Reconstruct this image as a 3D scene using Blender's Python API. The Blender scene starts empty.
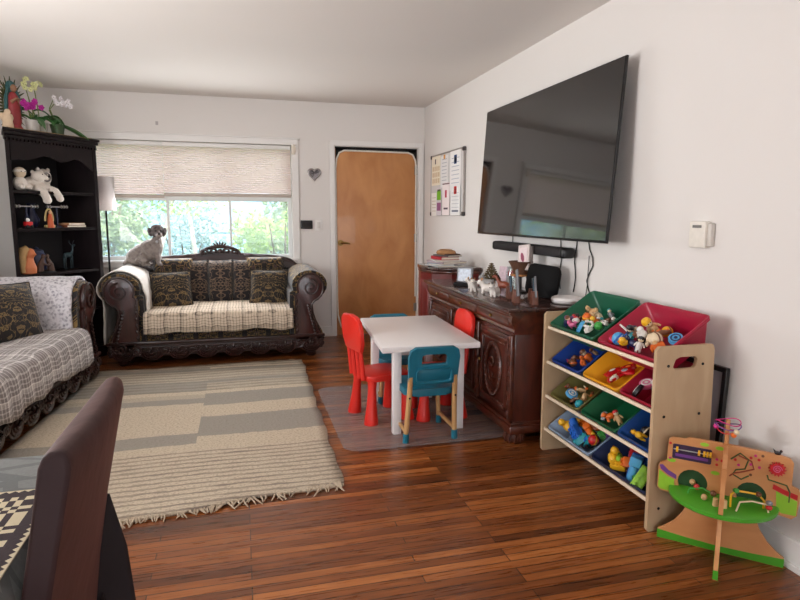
import bpy, bmesh, math, random
from mathutils import Vector, Matrix, Euler, noise
PI = math.pi
SC = bpy.context.scene
COL = SC.collection

# ------------------------------------------------------------------ camera
def add_camera():
    p, y, r = 0.1426, 0.2638, 0.0041
    f = Vector((math.sin(y)*math.cos(p), math.cos(y)*math.cos(p), -math.sin(p)))
    rt = Vector((math.cos(y), -math.sin(y), 0)); up = rt.cross(f)
    rt2 = rt*math.cos(r) + up*math.sin(r); up2 = -rt*math.sin(r) + up*math.cos(r)
    m = Matrix((rt2, up2, -f)).transposed().to_4x4()
    m.translation = Vector((0, 0, 1.2975))
    cd = bpy.data.cameras.new('camera'); cd.sensor_width = 36; cd.lens = 589.5*36/800
    cd.clip_start = 0.02
    co = bpy.data.objects.new('camera', cd); COL.objects.link(co); co.matrix_world = m
    SC.camera = co
add_camera()

# ------------------------------------------------------------------ light
XR, YF, XL, YB, H = 1.956, 6.255, -2.25, -2.6, 2.44
w = bpy.data.worlds.new('sky'); SC.world = w; w.use_nodes = True
bg = w.node_tree.nodes['Background']
bg.inputs['Color'].default_value = (0.84, 0.90, 1.0, 1); bg.inputs['Strength'].default_value = 4.2

def area(name, loc, direction, sx, sy, power, color=(1, 1, 1), spread=PI):
    l = bpy.data.lights.new(name, 'AREA'); l.shape = 'RECTANGLE'; l.size = sx; l.size_y = sy
    l.energy = power; l.color = color; l.spread = spread
    o = bpy.data.objects.new(name, l); COL.objects.link(o); o.location = loc
    o.rotation_euler = Vector(direction).to_track_quat('-Z', 'Z').to_euler()
    return o
sun = bpy.data.lights.new('sun', 'SUN'); sun.energy = 9.0; sun.angle = 0.01; sun.color = (1, .93, .82)
so = bpy.data.objects.new('sun', sun); COL.objects.link(so)
so.rotation_euler = Vector((-0.55, 0.75, -0.9)).to_track_quat('-Z', 'Z').to_euler()
# daylight entering by the picture window, the left window and the opening behind the camera
a1 = area('daylight_front_window', (-0.5, YF-0.09, 1.20), (0.05, -1, -0.10), 1.9, 0.55, 50, (0.95, 0.97, 1.0))
a1.visible_camera = False; a1.visible_glossy = False
a2 = area('daylight_left_window', (XL+0.06, 2.45, 1.45), (1, 0.10, 0.85), 1.5, 1.25, 88, (1.0, 0.965, 0.94))
a3 = area('daylight_rear_window', (-0.2, YB+0.06, 1.4), (0.0, 1, 0.12), 2.6, 1.6, 36, (1.0, 0.965, 0.94))
SC.view_settings.view_transform = 'Standard'; SC.view_settings.look = 'None'
SC.view_settings.exposure = -0.10; SC.view_settings.gamma = 1.0
SC.view_settings.use_curve_mapping = False

# ------------------------------------------------------------------ shader helpers
def L(r, g, b):                       # 0..255 display colour to linear
    f = lambda c: (c/255/12.92) if c/255 <= .04045 else ((c/255+.055)/1.055)**2.4
    return (f(r), f(g), f(b), 1)
class NT:
    def __init__(s, name):
        s.m = bpy.data.materials.new(name); s.m.use_nodes = True
        s.t = s.m.node_tree; s.b = s.t.nodes['Principled BSDF']; s.out = s.t.nodes['Material Output']
    def n(s, typ, props=None, **ins):
        nd = s.t.nodes.new('ShaderNode'+typ)
        for k, v in (props or {}).items(): setattr(nd, k, v)
        for k, v in ins.items():
            k = k.replace('_', ' ')
            sock = nd.inputs[int(k[1:])] if k[0] == 'i' and k[1:].isdigit() else nd.inputs[k]
            if hasattr(v, 'links') or isinstance(v, bpy.types.NodeSocket): s.t.links.new(v, sock)
            else: sock.default_value = v
        return nd
    def link(s, a, b): s.t.links.new(a, b)
    def math(s, op, a, b=None, c=None):
        kw = dict(i0=a)
        if b is not None: kw['i1'] = b
        if c is not None: kw['i2'] = c
        return s.n('Math', dict(operation=op), **kw).outputs[0]
    def co(s, kind='Object'): return s.n('TexCoord').outputs[kind]
    def xyz(s, v):
        q = s.n('SeparateXYZ', Vector=v); return q.outputs
    def mix(s, f, a, b):
        q = s.n('Mix', dict(data_type='RGBA'))
        for i, v in ((0, f), (6, a), (7, b)):
            if isinstance(v, bpy.types.NodeSocket): s.t.links.new(v, q.inputs[i])
            else: q.inputs[i].default_value = v
        return q.outputs[2]
    def ramp(s, fac, stops, interp='LINEAR'):
        q = s.n('ValToRGB', Fac=fac); r = q.color_ramp; r.interpolation = interp
        while len(r.elements) < len(stops): r.elements.new(0.5)
        for e, (p, c) in zip(r.elements, stops): e.position = p; e.color = c
        return q.outputs[0]
    def set(s, color=None, rough=None, metal=None, **kw):
        def put(k, v):
            if isinstance(v, bpy.types.NodeSocket): s.link(v, s.b.inputs[k])
            else: s.b.inputs[k].default_value = v
        if color is not None: put('Base Color', color)
        if rough is not None: put('Roughness', rough)
        if metal is not None: put('Metallic', metal)
        for k, v in kw.items(): put(k.replace('_', ' '), v)
    def bump(s, h, strength=.3, dist=.01):
        q = s.n('Bump', Height=h, Strength=strength, Distance=dist)
        s.link(q.outputs[0], s.b.inputs['Normal'])
MC = {}
def plain(name, rgb, rough=.5, metal=0, var=.06, bump=0, scale=40, spec=None, **kw):
    key = name
    if key in MC: return MC[key]
    s = NT(name); c = L(*rgb)
    n = s.n('TexNoise', Vector=s.co(), Scale=scale, Detail=3.0)
    dark = tuple(x*(1-2*var) for x in c[:3])+(1,); lite = tuple(min(1, x*(1+2*var)) for x in c[:3])+(1,)
    s.set(s.mix(n.outputs[0], dark, lite), rough, metal, **kw)
    if spec is not None: s.b.inputs['Specular IOR Level'].default_value = spec
    if bump: s.bump(n.outputs[0], bump, .004)
    MC[key] = s.m; return s.m
def wood(name, c1, c2, rough=.35, scale=6, axis='X', coat=0.0, stretch=12):
    if name in MC: return MC[name]
    s = NT(name)
    sc = {'X': (1, stretch, stretch), 'Y': (stretch, 1, stretch), 'Z': (stretch, stretch, 1)}[axis]
    mp = s.n('Mapping', Vector=s.co(), Scale=sc)
    n = s.n('TexNoise', Vector=mp.outputs[0], Scale=scale, Detail=6.0, Distortion=.6)
    n2 = s.n('TexNoise', Vector=s.co(), Scale=3.0, Detail=2.0)
    f = s.math('ADD', s.math('MULTIPLY', n.outputs[0], .75), s.math('MULTIPLY', n2.outputs[0], .25))
    s.set(s.ramp(f, [(.32, L(*c1)), (.68, L(*c2))]), rough)
    s.b.inputs['Coat Weight'].default_value = coat
    s.bump(n.outputs[0], .08, .003)
    MC[name] = s.m; return s.m
def damask(name='damask_fabric', base=(22, 18, 20), g1=(140, 112, 66), g2=(98, 74, 78), period=.21, k=1.0):
    if name in MC: return MC[name]
    s = NT(name); X, Y, Z = s.xyz(s.co())
    v = s.math('ADD', Z, s.math('MULTIPLY', Y, .9))
    u = s.math('PINGPONG', X, period/2)                        # mirrored repeats, as woven motifs are
    vv = s.math('PINGPONG', v, period*.62)
    cx = s.n('CombineXYZ', X=u, Y=vv, Z=0.3)
    n = s.n('TexNoise', Vector=cx.outputs[0], Scale=16.0*k, Detail=1.5, Distortion=1.4)
    ring = s.math('ABSOLUTE', s.math('SUBTRACT', n.outputs[0], .5))
    line = s.math('LESS_THAN', ring, .035)
    vo = s.n('TexVoronoi', Vector=cx.outputs[0], Scale=24.0*k)
    dots = s.math('LESS_THAN', vo.outputs['Distance'], .24)
    fine = s.n('TexNoise', Vector=s.co(), Scale=180.0, Detail=1.0)
    c = s.mix(line, L(*base), L(*g1)); c = s.mix(s.math('MULTIPLY', dots, .55), c, L(*g2))
    c = s.mix(s.math('MULTIPLY', s.math('GREATER_THAN', fine.outputs[0], .56), .45), c, L(*base))
    s.set(c, .85); s.b.inputs['Sheen Weight'].default_value = .2
    s.bump(s.math('ADD', line, fine.outputs[0]), .25, .004)
    MC[name] = s.m; return s.m
def plaid(name, base, line, fx=.03, fz=.02, wx=.22, wz=.25, line2=None, bump=.3):
    if name in MC: return MC[name]
    s = NT(name); X, Y, Z = s.xyz(s.co())
    nz = s.n('TexNoise', Vector=s.co(), Scale=14.0, Detail=2.0)
    wob = s.math('MULTIPLY', s.math('SUBTRACT', nz.outputs[0], .5), .02)
    v = s.math('ADD', s.math('SUBTRACT', Y, Z), wob); x = s.math('ADD', X, wob)
    def lines(q, per, wd):
        return s.math('LESS_THAN', s.math('FRACT', s.math('DIVIDE', s.math('ADD', q, 50.0), per)), wd)
    a = lines(x, fx, wx); b = lines(v, fz, wz)
    a2 = lines(x, fx*5, .16); b2 = lines(v, fz*6, .16)
    f = s.math('MULTIPLY', s.math('ADD', a, b), .36); f2 = s.math('MULTIPLY', s.math('ADD', a2, b2), .3)
    fine = s.n('TexNoise', Vector=s.co(), Scale=220.0, Detail=1.0)
    f = s.math('MULTIPLY', s.math('ADD', f, f2), s.math('ADD', fine.outputs[0], .45))
    f = s.math('MINIMUM', f, 1.0)
    s.set(s.mix(f, L(*base), L(*line)), .95)
    s.bump(s.math('ADD', f, fine.outputs[0]), bump, .004)
    MC[name] = s.m; return s.m
def glass(name, color=(.95, .98, .97, 1), alpha_mix=.9, haze=0):
    s = NT(name); t = s.n('BsdfTransparent'); t.inputs[0].default_value = color
    if haze:
        d = s.n('BsdfTranslucent'); d.inputs[0].default_value = (.84, .89, 1, 1); md = s.n('MixShader', i0=haze)  # pale bluish haze over the outside view, put into the pane's colour
        s.link(t.outputs[0], md.inputs[1]); s.link(d.outputs[0], md.inputs[2]); t = md
    g = s.n('BsdfGlossy'); g.inputs['Roughness'].default_value = .02
    mx = s.n('MixShader', i0=1-alpha_mix); s.link(t.outputs[0], mx.inputs[1]); s.link(g.outputs[0], mx.inputs[2])
    s.link(mx.outputs[0], s.out.inputs[0]); return s.m

# ------------------------------------------------------------------ mesh helpers
class B:
    """collects shapes for ONE mesh"""
    def __init__(s): s.bm = bmesh.new(); s.mi = 0; s.M = Matrix()
    def _fin(s, verts, M=None):
        for v in verts: v.co = s.M @ ((M @ v.co) if M else v.co)
        for f in {f for v in verts for f in v.link_faces}: f.material_index = s.mi
        return s
    def box(s, c, size, rot=(0, 0, 0), bev=0, seg=2, taper=None):
        r = bmesh.ops.create_cube(s.bm, size=1); vs = r['verts']
        for v in vs:
            v.co = Vector((v.co.x*size[0], v.co.y*size[1], v.co.z*size[2]))
            if taper and v.co.z > 0: v.co.x *= taper[0]; v.co.y *= taper[1]
        if bev:
            es = list({e for v in vs for e in v.link_edges})
            q = bmesh.ops.bevel(s.bm, geom=es, offset=bev, segments=seg, affect='EDGES', profile=.5)
            vs = list({v for f in q['faces'] for v in f.verts} | {v for v in vs if v.is_valid})
            vs = list({v for v0 in vs for f in v0.link_faces for v in f.verts})
        return s._fin(vs, Matrix.Translation(c) @ Euler(rot).to_matrix().to_4x4())
    def ico(s, c, r, sub=2, rot=(0, 0, 0)):
        if not hasattr(r, '__len__'): r = (r, r, r)
        q = bmesh.ops.create_icosphere(s.bm, subdivisions=sub, radius=1)
        return s._fin(q['verts'], Matrix.Translation(c) @ Euler(rot).to_matrix().to_4x4() @ Matrix.Diagonal((*r, 1)))
    def cyl(s, a, b, r1, r2=None, seg=16, cap=True):
        a = Vector(a); b = Vector(b); r2 = r1 if r2 is None else r2; d = b-a
        q = bmesh.ops.create_cone(s.bm, cap_ends=cap, segments=seg, radius1=r1, radius2=r2, depth=d.length)
        return s._fin(q['verts'], Matrix.Translation((a+b)/2) @ d.to_track_quat('Z', 'Y').to_matrix().to_4x4())
    def lathe(s, prof, c=(0, 0, 0), seg=24, rot=(0, 0, 0), sc=(1, 1, 1)):
        rows = []
        for r, z in prof:
            rows.append([s.bm.verts.new((r*math.cos(2*PI*i/seg)*sc[0], r*math.sin(2*PI*i/seg)*sc[1], z)) for i in range(seg)])
        for a, b in zip(rows, rows[1:]):
            for i in range(seg): s.bm.faces.new((a[i], a[(i+1) % seg], b[(i+1) % seg], b[i]))
        if prof[0][0] > 1e-5: s.bm.faces.new(rows[0][::-1])
        if prof[-1][0] > 1e-5: s.bm.faces.new(rows[-1])
        return s._fin([v for r in rows for v in r], Matrix.Translation(c) @ Euler(rot).to_matrix().to_4x4())
    def prism(s, pts, d0, d1, plane='XZ', bev=0):
        """closed polygon pts extruded from d0 to d1 along the remaining axis"""
        mk = {'XZ': lambda p, d: (p[0], d, p[1]), 'XY': lambda p, d: (p[0], p[1], d), 'YZ': lambda p, d: (d, p[0], p[1])}[plane]
        a = [s.bm.verts.new(mk(p, d0)) for p in pts]; b = [s.bm.verts.new(mk(p, d1)) for p in pts]
        n = len(pts); fs = [s.bm.faces.new(a[::-1]), s.bm.faces.new(b)]
        for i in range(n): fs.append(s.bm.faces.new((a[i], a[(i+1) % n], b[(i+1) % n], b[i])))
        vs = a+b
        if bev:
            es = list({e for f in fs[:2] for e in f.edges})
            q = bmesh.ops.bevel(s.bm, geom=es, offset=bev, segments=2, affect='EDGES', profile=.5)
            vs = list({v for f in q['faces'] for v in f.verts} | {v for v in vs if v.is_valid})
            vs = list({v for v0 in vs for f in v0.link_faces for v in f.verts})
        return s._fin(vs)
    def tube(s, path, r, seg=8, closed=False, flat=1.0):
        P = [Vector(p) for p in path]; n = len(P); rows = []; prev = None
        for i, p in enumerate(P):
            if closed: t = P[(i+1) % n]-P[i-1]
            else: t = P[min(i+1, n-1)]-P[max(i-1, 0)]
            t.normalize()
            if prev is None:
                u = t.orthogonal().normalized()
            else:
                u = (prev-t*prev.dot(t)).normalized()
            prev = u; v = t.cross(u); rr = r[i] if hasattr(r, '__len__') else r
            rows.append([s.bm.verts.new(p+(u*math.cos(2*PI*k/seg)+v*math.sin(2*PI*k/seg)*flat)*rr) for k in range(seg)])
        pr = list(zip(rows, rows[1:]))+([(rows[-1], rows[0])] if closed else [])
        for a, b in pr:
            for k in range(seg): s.bm.faces.new((a[k], a[(k+1) % seg], b[(k+1) % seg], b[k]))
        if not closed: s.bm.faces.new(rows[0][::-1]); s.bm.faces.new(rows[-1])
        return s._fin([v for r_ in rows for v in r_])
    def sheet(s, rows):
        R = [[s.bm.verts.new(p) for p in r] for r in rows]
        for a, b in zip(R, R[1:]):
            for i in range(len(a)-1): s.bm.faces.new((a[i], a[i+1], b[i+1], b[i]))
        return s._fin([v for r in R for v in r])
    def pillow(s, c, w, h, t, rot=(0, 0, 0), n=12, p=2.6):
        """cushion in its own XZ plane, thickness along Y"""
        vs = []; M = Matrix.Translation(c) @ Euler(rot).to_matrix().to_4x4(); G = {}
        for sd in (-1, 1):
            for i in range(n+1):
                for j in range(n+1):
                    x = -1+2*i/n; z = -1+2*j/n; edge = i in (0, n) or j in (0, n)
                    if edge and sd == 1: G[sd, i, j] = G[-1, i, j]; continue
                    k = ((1-abs(x)**p)*(1-abs(z)**p))**.55
                    pin = 1-.06*(1-abs(x)**2)*abs(z)**4; pin2 = 1-.06*(1-abs(z)**2)*abs(x)**4
                    v = s.bm.verts.new((x*w/2*pin2, sd*k*t/2, z*h/2*pin)); G[sd, i, j] = v; vs.append(v)
            for i in range(n):
                for j in range(n):
                    q = [G[sd, i, j], G[sd, i+1, j], G[sd, i+1, j+1], G[sd, i, j+1]]
                    s.bm.faces.new(q if sd == -1 else q[::-1])
        return s._fin(vs, M)
    def out(s, name, mats, parent=None, smooth=True, ang=38, solid=0, sub=0, bev=0, loc=None, rot=None, remesh=0, fuzz=0):
        bm = s.bm
        bmesh.ops.recalc_face_normals(bm, faces=bm.faces)
        if smooth:
            for f in bm.faces: f.smooth = True
            for e in bm.edges:
                if len(e.link_faces) == 2 and e.calc_face_angle(0) > math.radians(ang): e.smooth = False
        me = bpy.data.meshes.new(name); bm.to_mesh(me); bm.free()
        for m in (mats if isinstance(mats, (list, tuple)) else [mats]): me.materials.append(m)
        o = bpy.data.objects.new(name, me); COL.objects.link(o)
        if parent is not None: o.parent = parent
        if loc is not None: o.location = loc
        if rot is not None: o.rotation_euler = rot
        if solid:
            m = o.modifiers.new('solid', 'SOLIDIFY'); m.thickness = solid; m.offset = 0
        if remesh:
            m = o.modifiers.new('remesh', 'REMESH'); m.mode = 'VOXEL'; m.voxel_size = remesh; m.use_smooth_shade = True
            m = o.modifiers.new('smooth', 'SMOOTH'); m.iterations = 6; m.factor = .6
            if fuzz:
                tx = bpy.data.textures.new(name+'_curl', 'CLOUDS'); tx.noise_scale = .018
                m = o.modifiers.new('curl', 'DISPLACE'); m.texture = tx; m.strength = fuzz; m.texture_coords = 'LOCAL'
        if bev:
            m = o.modifiers.new('bevel', 'BEVEL'); m.width = bev; m.segments = 2; m.limit_method = 'ANGLE'
        if sub:
            m = o.modifiers.new('sub', 'SUBSURF'); m.levels = sub; m.render_levels = sub
        return o
def tag(o, label=None, cat=None, group=None, kind=None):
    if label: o['label'] = label
    if cat: o['category'] = cat
    if group: o['group'] = group
    if kind: o['kind'] = kind
    return o
def thing(name, label, cat, loc=(0, 0, 0), rot=(0, 0, 0), group=None):
    o = bpy.data.objects.new(name, None); COL.objects.link(o); o.empty_display_size = .05
    o.location = loc; o.rotation_euler = rot if hasattr(rot, '__len__') else (0, 0, rot)
    return tag(o, label, cat, group)
def struct(b, name, mats, **kw):
    o = b.out(name, mats, **kw); o['kind'] = 'structure'; return o
def copy_thing(o, parent=None):
    kids = list(o.children); c = o.copy(); COL.objects.link(c)
    if parent is not None: c.parent = parent
    for k in kids: copy_thing(k, c)
    return c
def spiral(cx, cz, r0, r1, a0, turns, y, n=26, sgn=1):
    return [(cx+(r0+(r1-r0)*i/n)*math.cos(a0+sgn*turns*2*PI*i/n), y, cz+(r0+(r1-r0)*i/n)*math.sin(a0+sgn*turns*2*PI*i/n)) for i in range(n+1)]
def rrect(w, h, r, n=4, cx=0, cy=0):
    pts = []
    for (sx, sy, a0) in ((1, 1, 0), (-1, 1, PI/2), (-1, -1, PI), (1, -1, 1.5*PI)):
        for i in range(n+1):
            a = a0+PI/2*i/n; pts.append((cx+sx*(w/2-r)+r*math.cos(a), cy+sy*(h/2-r)+r*math.sin(a)))
    return pts
# ================================================================== THE SETTING
def floor_mat():
    s = NT('oak_strip_floor'); co = s.co()
    br = s.n('TexBrick', dict(offset=.37, offset_frequency=3, squash=1.0), Vector=co, Scale=1.0, Mortar_Size=.0022, Mortar_Smooth=.1, Bias=0.0, Brick_Width=.95, Row_Height=.044)
    br.inputs['Color1'].default_value = (0, 0, 0, 1); br.inputs['Color2'].default_value = (1, 1, 1, 1); br.inputs['Mortar'].default_value = (.5, .5, .5, 1)
    X, Y, Z = s.xyz(co)
    row = s.math('FLOOR', s.math('DIVIDE', Y, .044))
    wn = s.n('TexWhiteNoise', dict(noise_dimensions='1D'), W=row)
    mp = s.n('Mapping', Vector=co, Scale=(1.5, 26, 1))
    s.link(s.n('CombineXYZ', X=s.math('MULTIPLY', wn.outputs[0], 7.0)).outputs[0], mp.inputs['Location'])
    gr = s.n('TexNoise', Vector=mp.outputs[0], Scale=3.0, Detail=8.0, Distortion=.8)
    big = s.n('TexNoise', Vector=s.n('Mapping', Vector=co, Scale=(1, 5, 1)).outputs[0], Scale=1.6, Detail=3.0)
    f = s.math('ADD', s.math('MULTIPLY', br.outputs['Color'], .30), s.math('MULTIPLY', gr.outputs[0], .40))
    f = s.math('ADD', f, s.math('MULTIPLY', big.outputs[0], .22))
    f = s.math('ADD', f, s.math('MULTIPLY', wn.outputs[0], .16))
    c = s.ramp(f, [(.28, L(60, 28, 11)), (.48, L(110, 58, 24)), (.62, L(142, 80, 36)), (.82, L(182, 112, 58))])
    c = s.mix(s.math('MULTIPLY', br.outputs['Fac'], .85), c, L(34, 15, 7))
    rg = s.math('ADD', .20, s.math('MULTIPLY', gr.outputs[0], .18))
    s.set(c, rg); s.b.inputs['Specular IOR Level'].default_value = .5
    s.bump(s.math('SUBTRACT', gr.outputs[0], s.math('MULTIPLY', br.outputs['Fac'], 2.0)), .12, .003)
    return s.m
def plaster(name, rgb, rough=.75):
    s = NT(name); n = s.n('TexNoise', Vector=s.co(), Scale=60.0, Detail=4.0); n2 = s.n('TexNoise', Vector=s.co(), Scale=1.3, Detail=2.0)
    c = L(*rgb); d = tuple(x*.965 for x in c[:3])+(1,)
    s.set(s.mix(n2.outputs[0], d, c), rough); s.bump(n.outputs[0], .08, .002); return s.m
M_wall = plaster('painted_wall', (226, 220, 215)); M_ceil = plaster('ceiling_paint', (224, 217, 211))
M_trim = plain('white_trim_paint', (232, 228, 224), .45, var=.01)
struct(B().box(((XL+XR)/2, (YF+YB)/2, -.05), (XR-XL+.4, YF-YB+.4, .1)), 'floor', floor_mat(), smooth=False)
struct(B().box(((XL+XR)/2, (YF+YB)/2, H+.05), (XR-XL+.4, YF-YB+.4, .1)), 'ceiling', M_ceil, smooth=False)
struct(B().box((XR+.075, (YF+YB)/2, H/2), (.15, YF-YB+.3, H)), 'wall_right', M_wall, smooth=False)
# far wall with the window and door openings
WX0, WX1, WZ0, WZ1 = -1.93, .53, .84, 2.0
DX0, DX1, DZ = .968, 1.895, 2.02
b = B(); yc = YF+.075
for x0, x1, z0, z1 in ((XL-.15, WX0, 0, H), (WX0, WX1, 0, WZ0), (WX0, WX1, WZ1, H), (WX1, DX0, 0, H), (DX0, DX1, DZ, H), (DX1, XR+.15, 0, H)):
    b.box(((x0+x1)/2, yc, (z0+z1)/2), (x1-x0, .15, z1-z0))
struct(b, 'wall_far', M_wall, smooth=False)
b = B(); xc = XL-.075      # left wall with a window beside the camera
LY0, LY1, LZ0, LZ1 = 1.65, 3.25, .85, 2.1
for y0, y1, z0, z1 in ((YB-.15, LY0, 0, H), (LY0, LY1, 0, LZ0), (LY0, LY1, LZ1, H), (LY1, YF, 0, H)):
    b.box((xc, (y0+y1)/2, (z0+z1)/2), (.15, y1-y0, z1-z0))
struct(b, 'wall_left', M_wall, smooth=False)
b = B(); RX0, RX1, RZ0, RZ1 = -1.5, 1.1, .6, 2.2
for x0, x1, z0, z1 in ((XL-.15, RX0, 0, H), (RX0, RX1, 0, RZ0), (RX0, RX1, RZ1, H), (RX1, XR+.15, 0, H)):
    b.box(((x0+x1)/2, YB-.075, (z0+z1)/2), (x1-x0, .15, z1-z0))
struct(b, 'wall_rear', M_wall, smooth=False)
# baseboards
b = B()
for x0, x1 in ((XL, .922), (1.943, XR)):
    b.box(((x0+x1)/2, YF-.008, .055), (x1-x0, .016, .11)).box(((x0+x1)/2, YF-.014, .012), (x1-x0, .028, .024))
struct(b, 'baseboard_far', M_trim, bev=.003)
struct(B().box((XR-.008, (YF+YB)/2, .055), (.016, YF-YB-.03, .11)).box((XR-.014, (YF+YB)/2, .012), (.028, YF-YB-.06, .024)), 'baseboard_right', M_trim, bev=.003)
struct(B().box((XL+.008, (YF+YB)/2, .055), (.016, YF-YB-.03, .11)), 'baseboard_left', M_trim, bev=.003)
# picture window
M_glass = glass('window_glass', (.98, 1, 1, 1), .98, .09)
b = B(); yy = YF-.012
b.box((WX1+.035, yy, (WZ0+WZ1)/2), (.07, .024, WZ1-WZ0)).box(((WX0+WX1)/2, yy-.001, WZ1+.03), (WX1-WX0+.14, .026, .06))
b.box(((WX0+WX1)/2, YF-.018, WZ1+.065), (WX1-WX0+.17, .038, .014)).box((WX0-.035, yy, (WZ0+WZ1)/2), (.07, .024, WZ1-WZ0))
b.box(((WX0+WX1)/2, YF-.016, WZ0-.03), (WX1-WX0+.14, .03, .05))
win = struct(b, 'window_1', M_trim, bev=.003)
B().box(((WX0+WX1)/2, YF+.01, WZ0-.002), (WX1-WX0+.1, .12, .025), bev=.006).out('window_sill', M_trim, win)
b = B(); yg = YF+.085
for x, wx in ((WX0+.02, .04), (-.685, .026), (-.09, .022), (WX1-.02, .04)): b.box((x, yg, (WZ0+WZ1)/2), (wx, .05, WZ1-WZ0))
for z in (WZ0+.025, 1.455, WZ1-.02): b.box(((WX0+WX1)/2, yg, z), (WX1-WX0, .048, .045))
b.out('window_frame', plain('window_frame_white', (225, 226, 224), .4, var=.01), win, bev=.003)
B().box(((WX0+WX1)/2, yg, (WZ0+WZ1)/2), (WX1-WX0-.02, .005, WZ1-WZ0-.02)).out('window_pane', M_glass, win, smooth=False)
# side window and rear window (behind and beside the camera)
def simple_window(name, axis, at, a0, a1, z0, z1, n):
    b = B(); P = (lambda a, z, t: (at+t, a, z)) if axis == 'Y' else (lambda a, z, t: (a, at+t, z))
    S = (lambda sa, sz, t: (t, sa, sz)) if axis == 'Y' else (lambda sa, sz, t: (sa, t, sz))
    for a in (a0-.03, a1+.03): b.box(P(a, (z0+z1)/2, 0), S(.07, z1-z0+.14, .03))
    for z in (z0-.03, z1+.03): b.box(P((a0+a1)/2, z, 0), S(a1-a0, .07, .03))
    for i in range(1, n): b.box(P(a0+(a1-a0)*i/n, (z0+z1)/2, 0), S(.035, z1-z0, .03))
    o = struct(b, name, M_trim, bev=.003)
    B().box(P((a0+a1)/2, (z0+z1)/2, 0), S(a1-a0, z1-z0, .004)).out('window_pane', M_glass, o, smooth=False)
simple_window('window_2', 'Y', XL-.05, LY0, LY1, LZ0, LZ1, 2)
simple_window('window_3', 'X', YB-.05, RX0, RX1, RZ0, RZ1, 3)
# door
b = B()
for x in (.946, 1.918): b.box((x, YF-.011, 1.01), (.048, .022, 2.02))
b.box((1.432, YF-.011, 2.042), (1.02, .022, .048))
for x in (DX0+.006, DX1-.006): b.box((x, YF+.06, DZ/2), (.012, .14, DZ))
b.box((1.432, YF+.06, DZ-.006), (.90, .14, .012))
struct(b, 'trim_door', M_trim, bev=.003)
M_door = wood('orange_birch_door', (178, 116, 66), (202, 142, 88), .42, 3.0, 'Z', .15, 2)
b = B().box((1.4315, YF+.045, .995), (.895, .04, 1.985), bev=.003)
door = struct(b, 'door_1', M_door)
M_brass = plain('aged_brass', (150, 120, 70), .3, 1.0)
h = B(); h.M = Matrix.Translation((-.02, 0, .025)); h.cyl((1.052, YF+.026, .98), (1.052, YF+.012, .98), .032, seg=20).cyl((1.052, YF+.012, .98), (1.052, YF-.02, .98), .011, seg=12)
h.tube([(1.052, YF-.02, .98), (1.075, YF-.026, .982), (1.12, YF-.024, .976), (1.148, YF-.02, .97)], [.011, .011, .009, .007], 8)
h.out('door_handle', M_brass, door)
for z in (.28, 1.05, 1.78):
    B().cyl((1.88, YF+.02, z-.045), (1.88, YF+.02, z+.045), .008, seg=8).box((1.868, YF+.022, z), (.03, .004, .09)).out('hinge', plain('steel', (150, 146, 140), .35, .9), door)
b = B()            # black slab painting the shade of the gap above the door and pale draught strip around its top
B().box((1.4315, YF+.05, 1.997), (.90, .03, .02)).out('door_top_gap_shade', plain('gap_shade_black', (18, 17, 18), .8), door)
pts = [(1.09, YF+.018, .03), (1.03, YF+.018, .10), (.998, YF+.018, .22), (.992, YF+.018, .42), (.99, YF+.018, 1.0), (.988, YF+.018, 1.78), (1.0, YF+.018, 1.88), (1.03, YF+.018, 1.945), (1.08, YF+.018, 1.968), (1.43, YF+.018, 1.968),
       (1.78, YF+.018, 1.965), (1.83, YF+.018, 1.945), (1.862, YF+.018, 1.88), (1.868, YF+.018, 1.8), (1.87, YF+.018, .4)]
B().tube(pts, .009, 8).out('draught_strip', plain('white_rubber', (222, 216, 206), .5), door)
# corner between strip and door top: black pieces painting the shade in the rounded corners
B().prism([(.99, 1.972), (1.872, 1.972), (1.872, 1.99), (.99, 1.99)], YF+.02, YF+.0245).out('corner_gap_shade', MC['gap_shade_black'], door)
for sx, cx in ((-1, 1.01), (1, 1.855)):
    B().prism([(cx+sx*.02, 1.99), (cx+sx*.02, 1.85), (cx+sx*.005, 1.90), (cx-sx*.03, 1.955), (cx-sx*.08, 1.972), (cx-sx*.08, 1.99)], YF+.02, YF+.024).out('corner_gap_shade', MC['gap_shade_black'], door)
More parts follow.
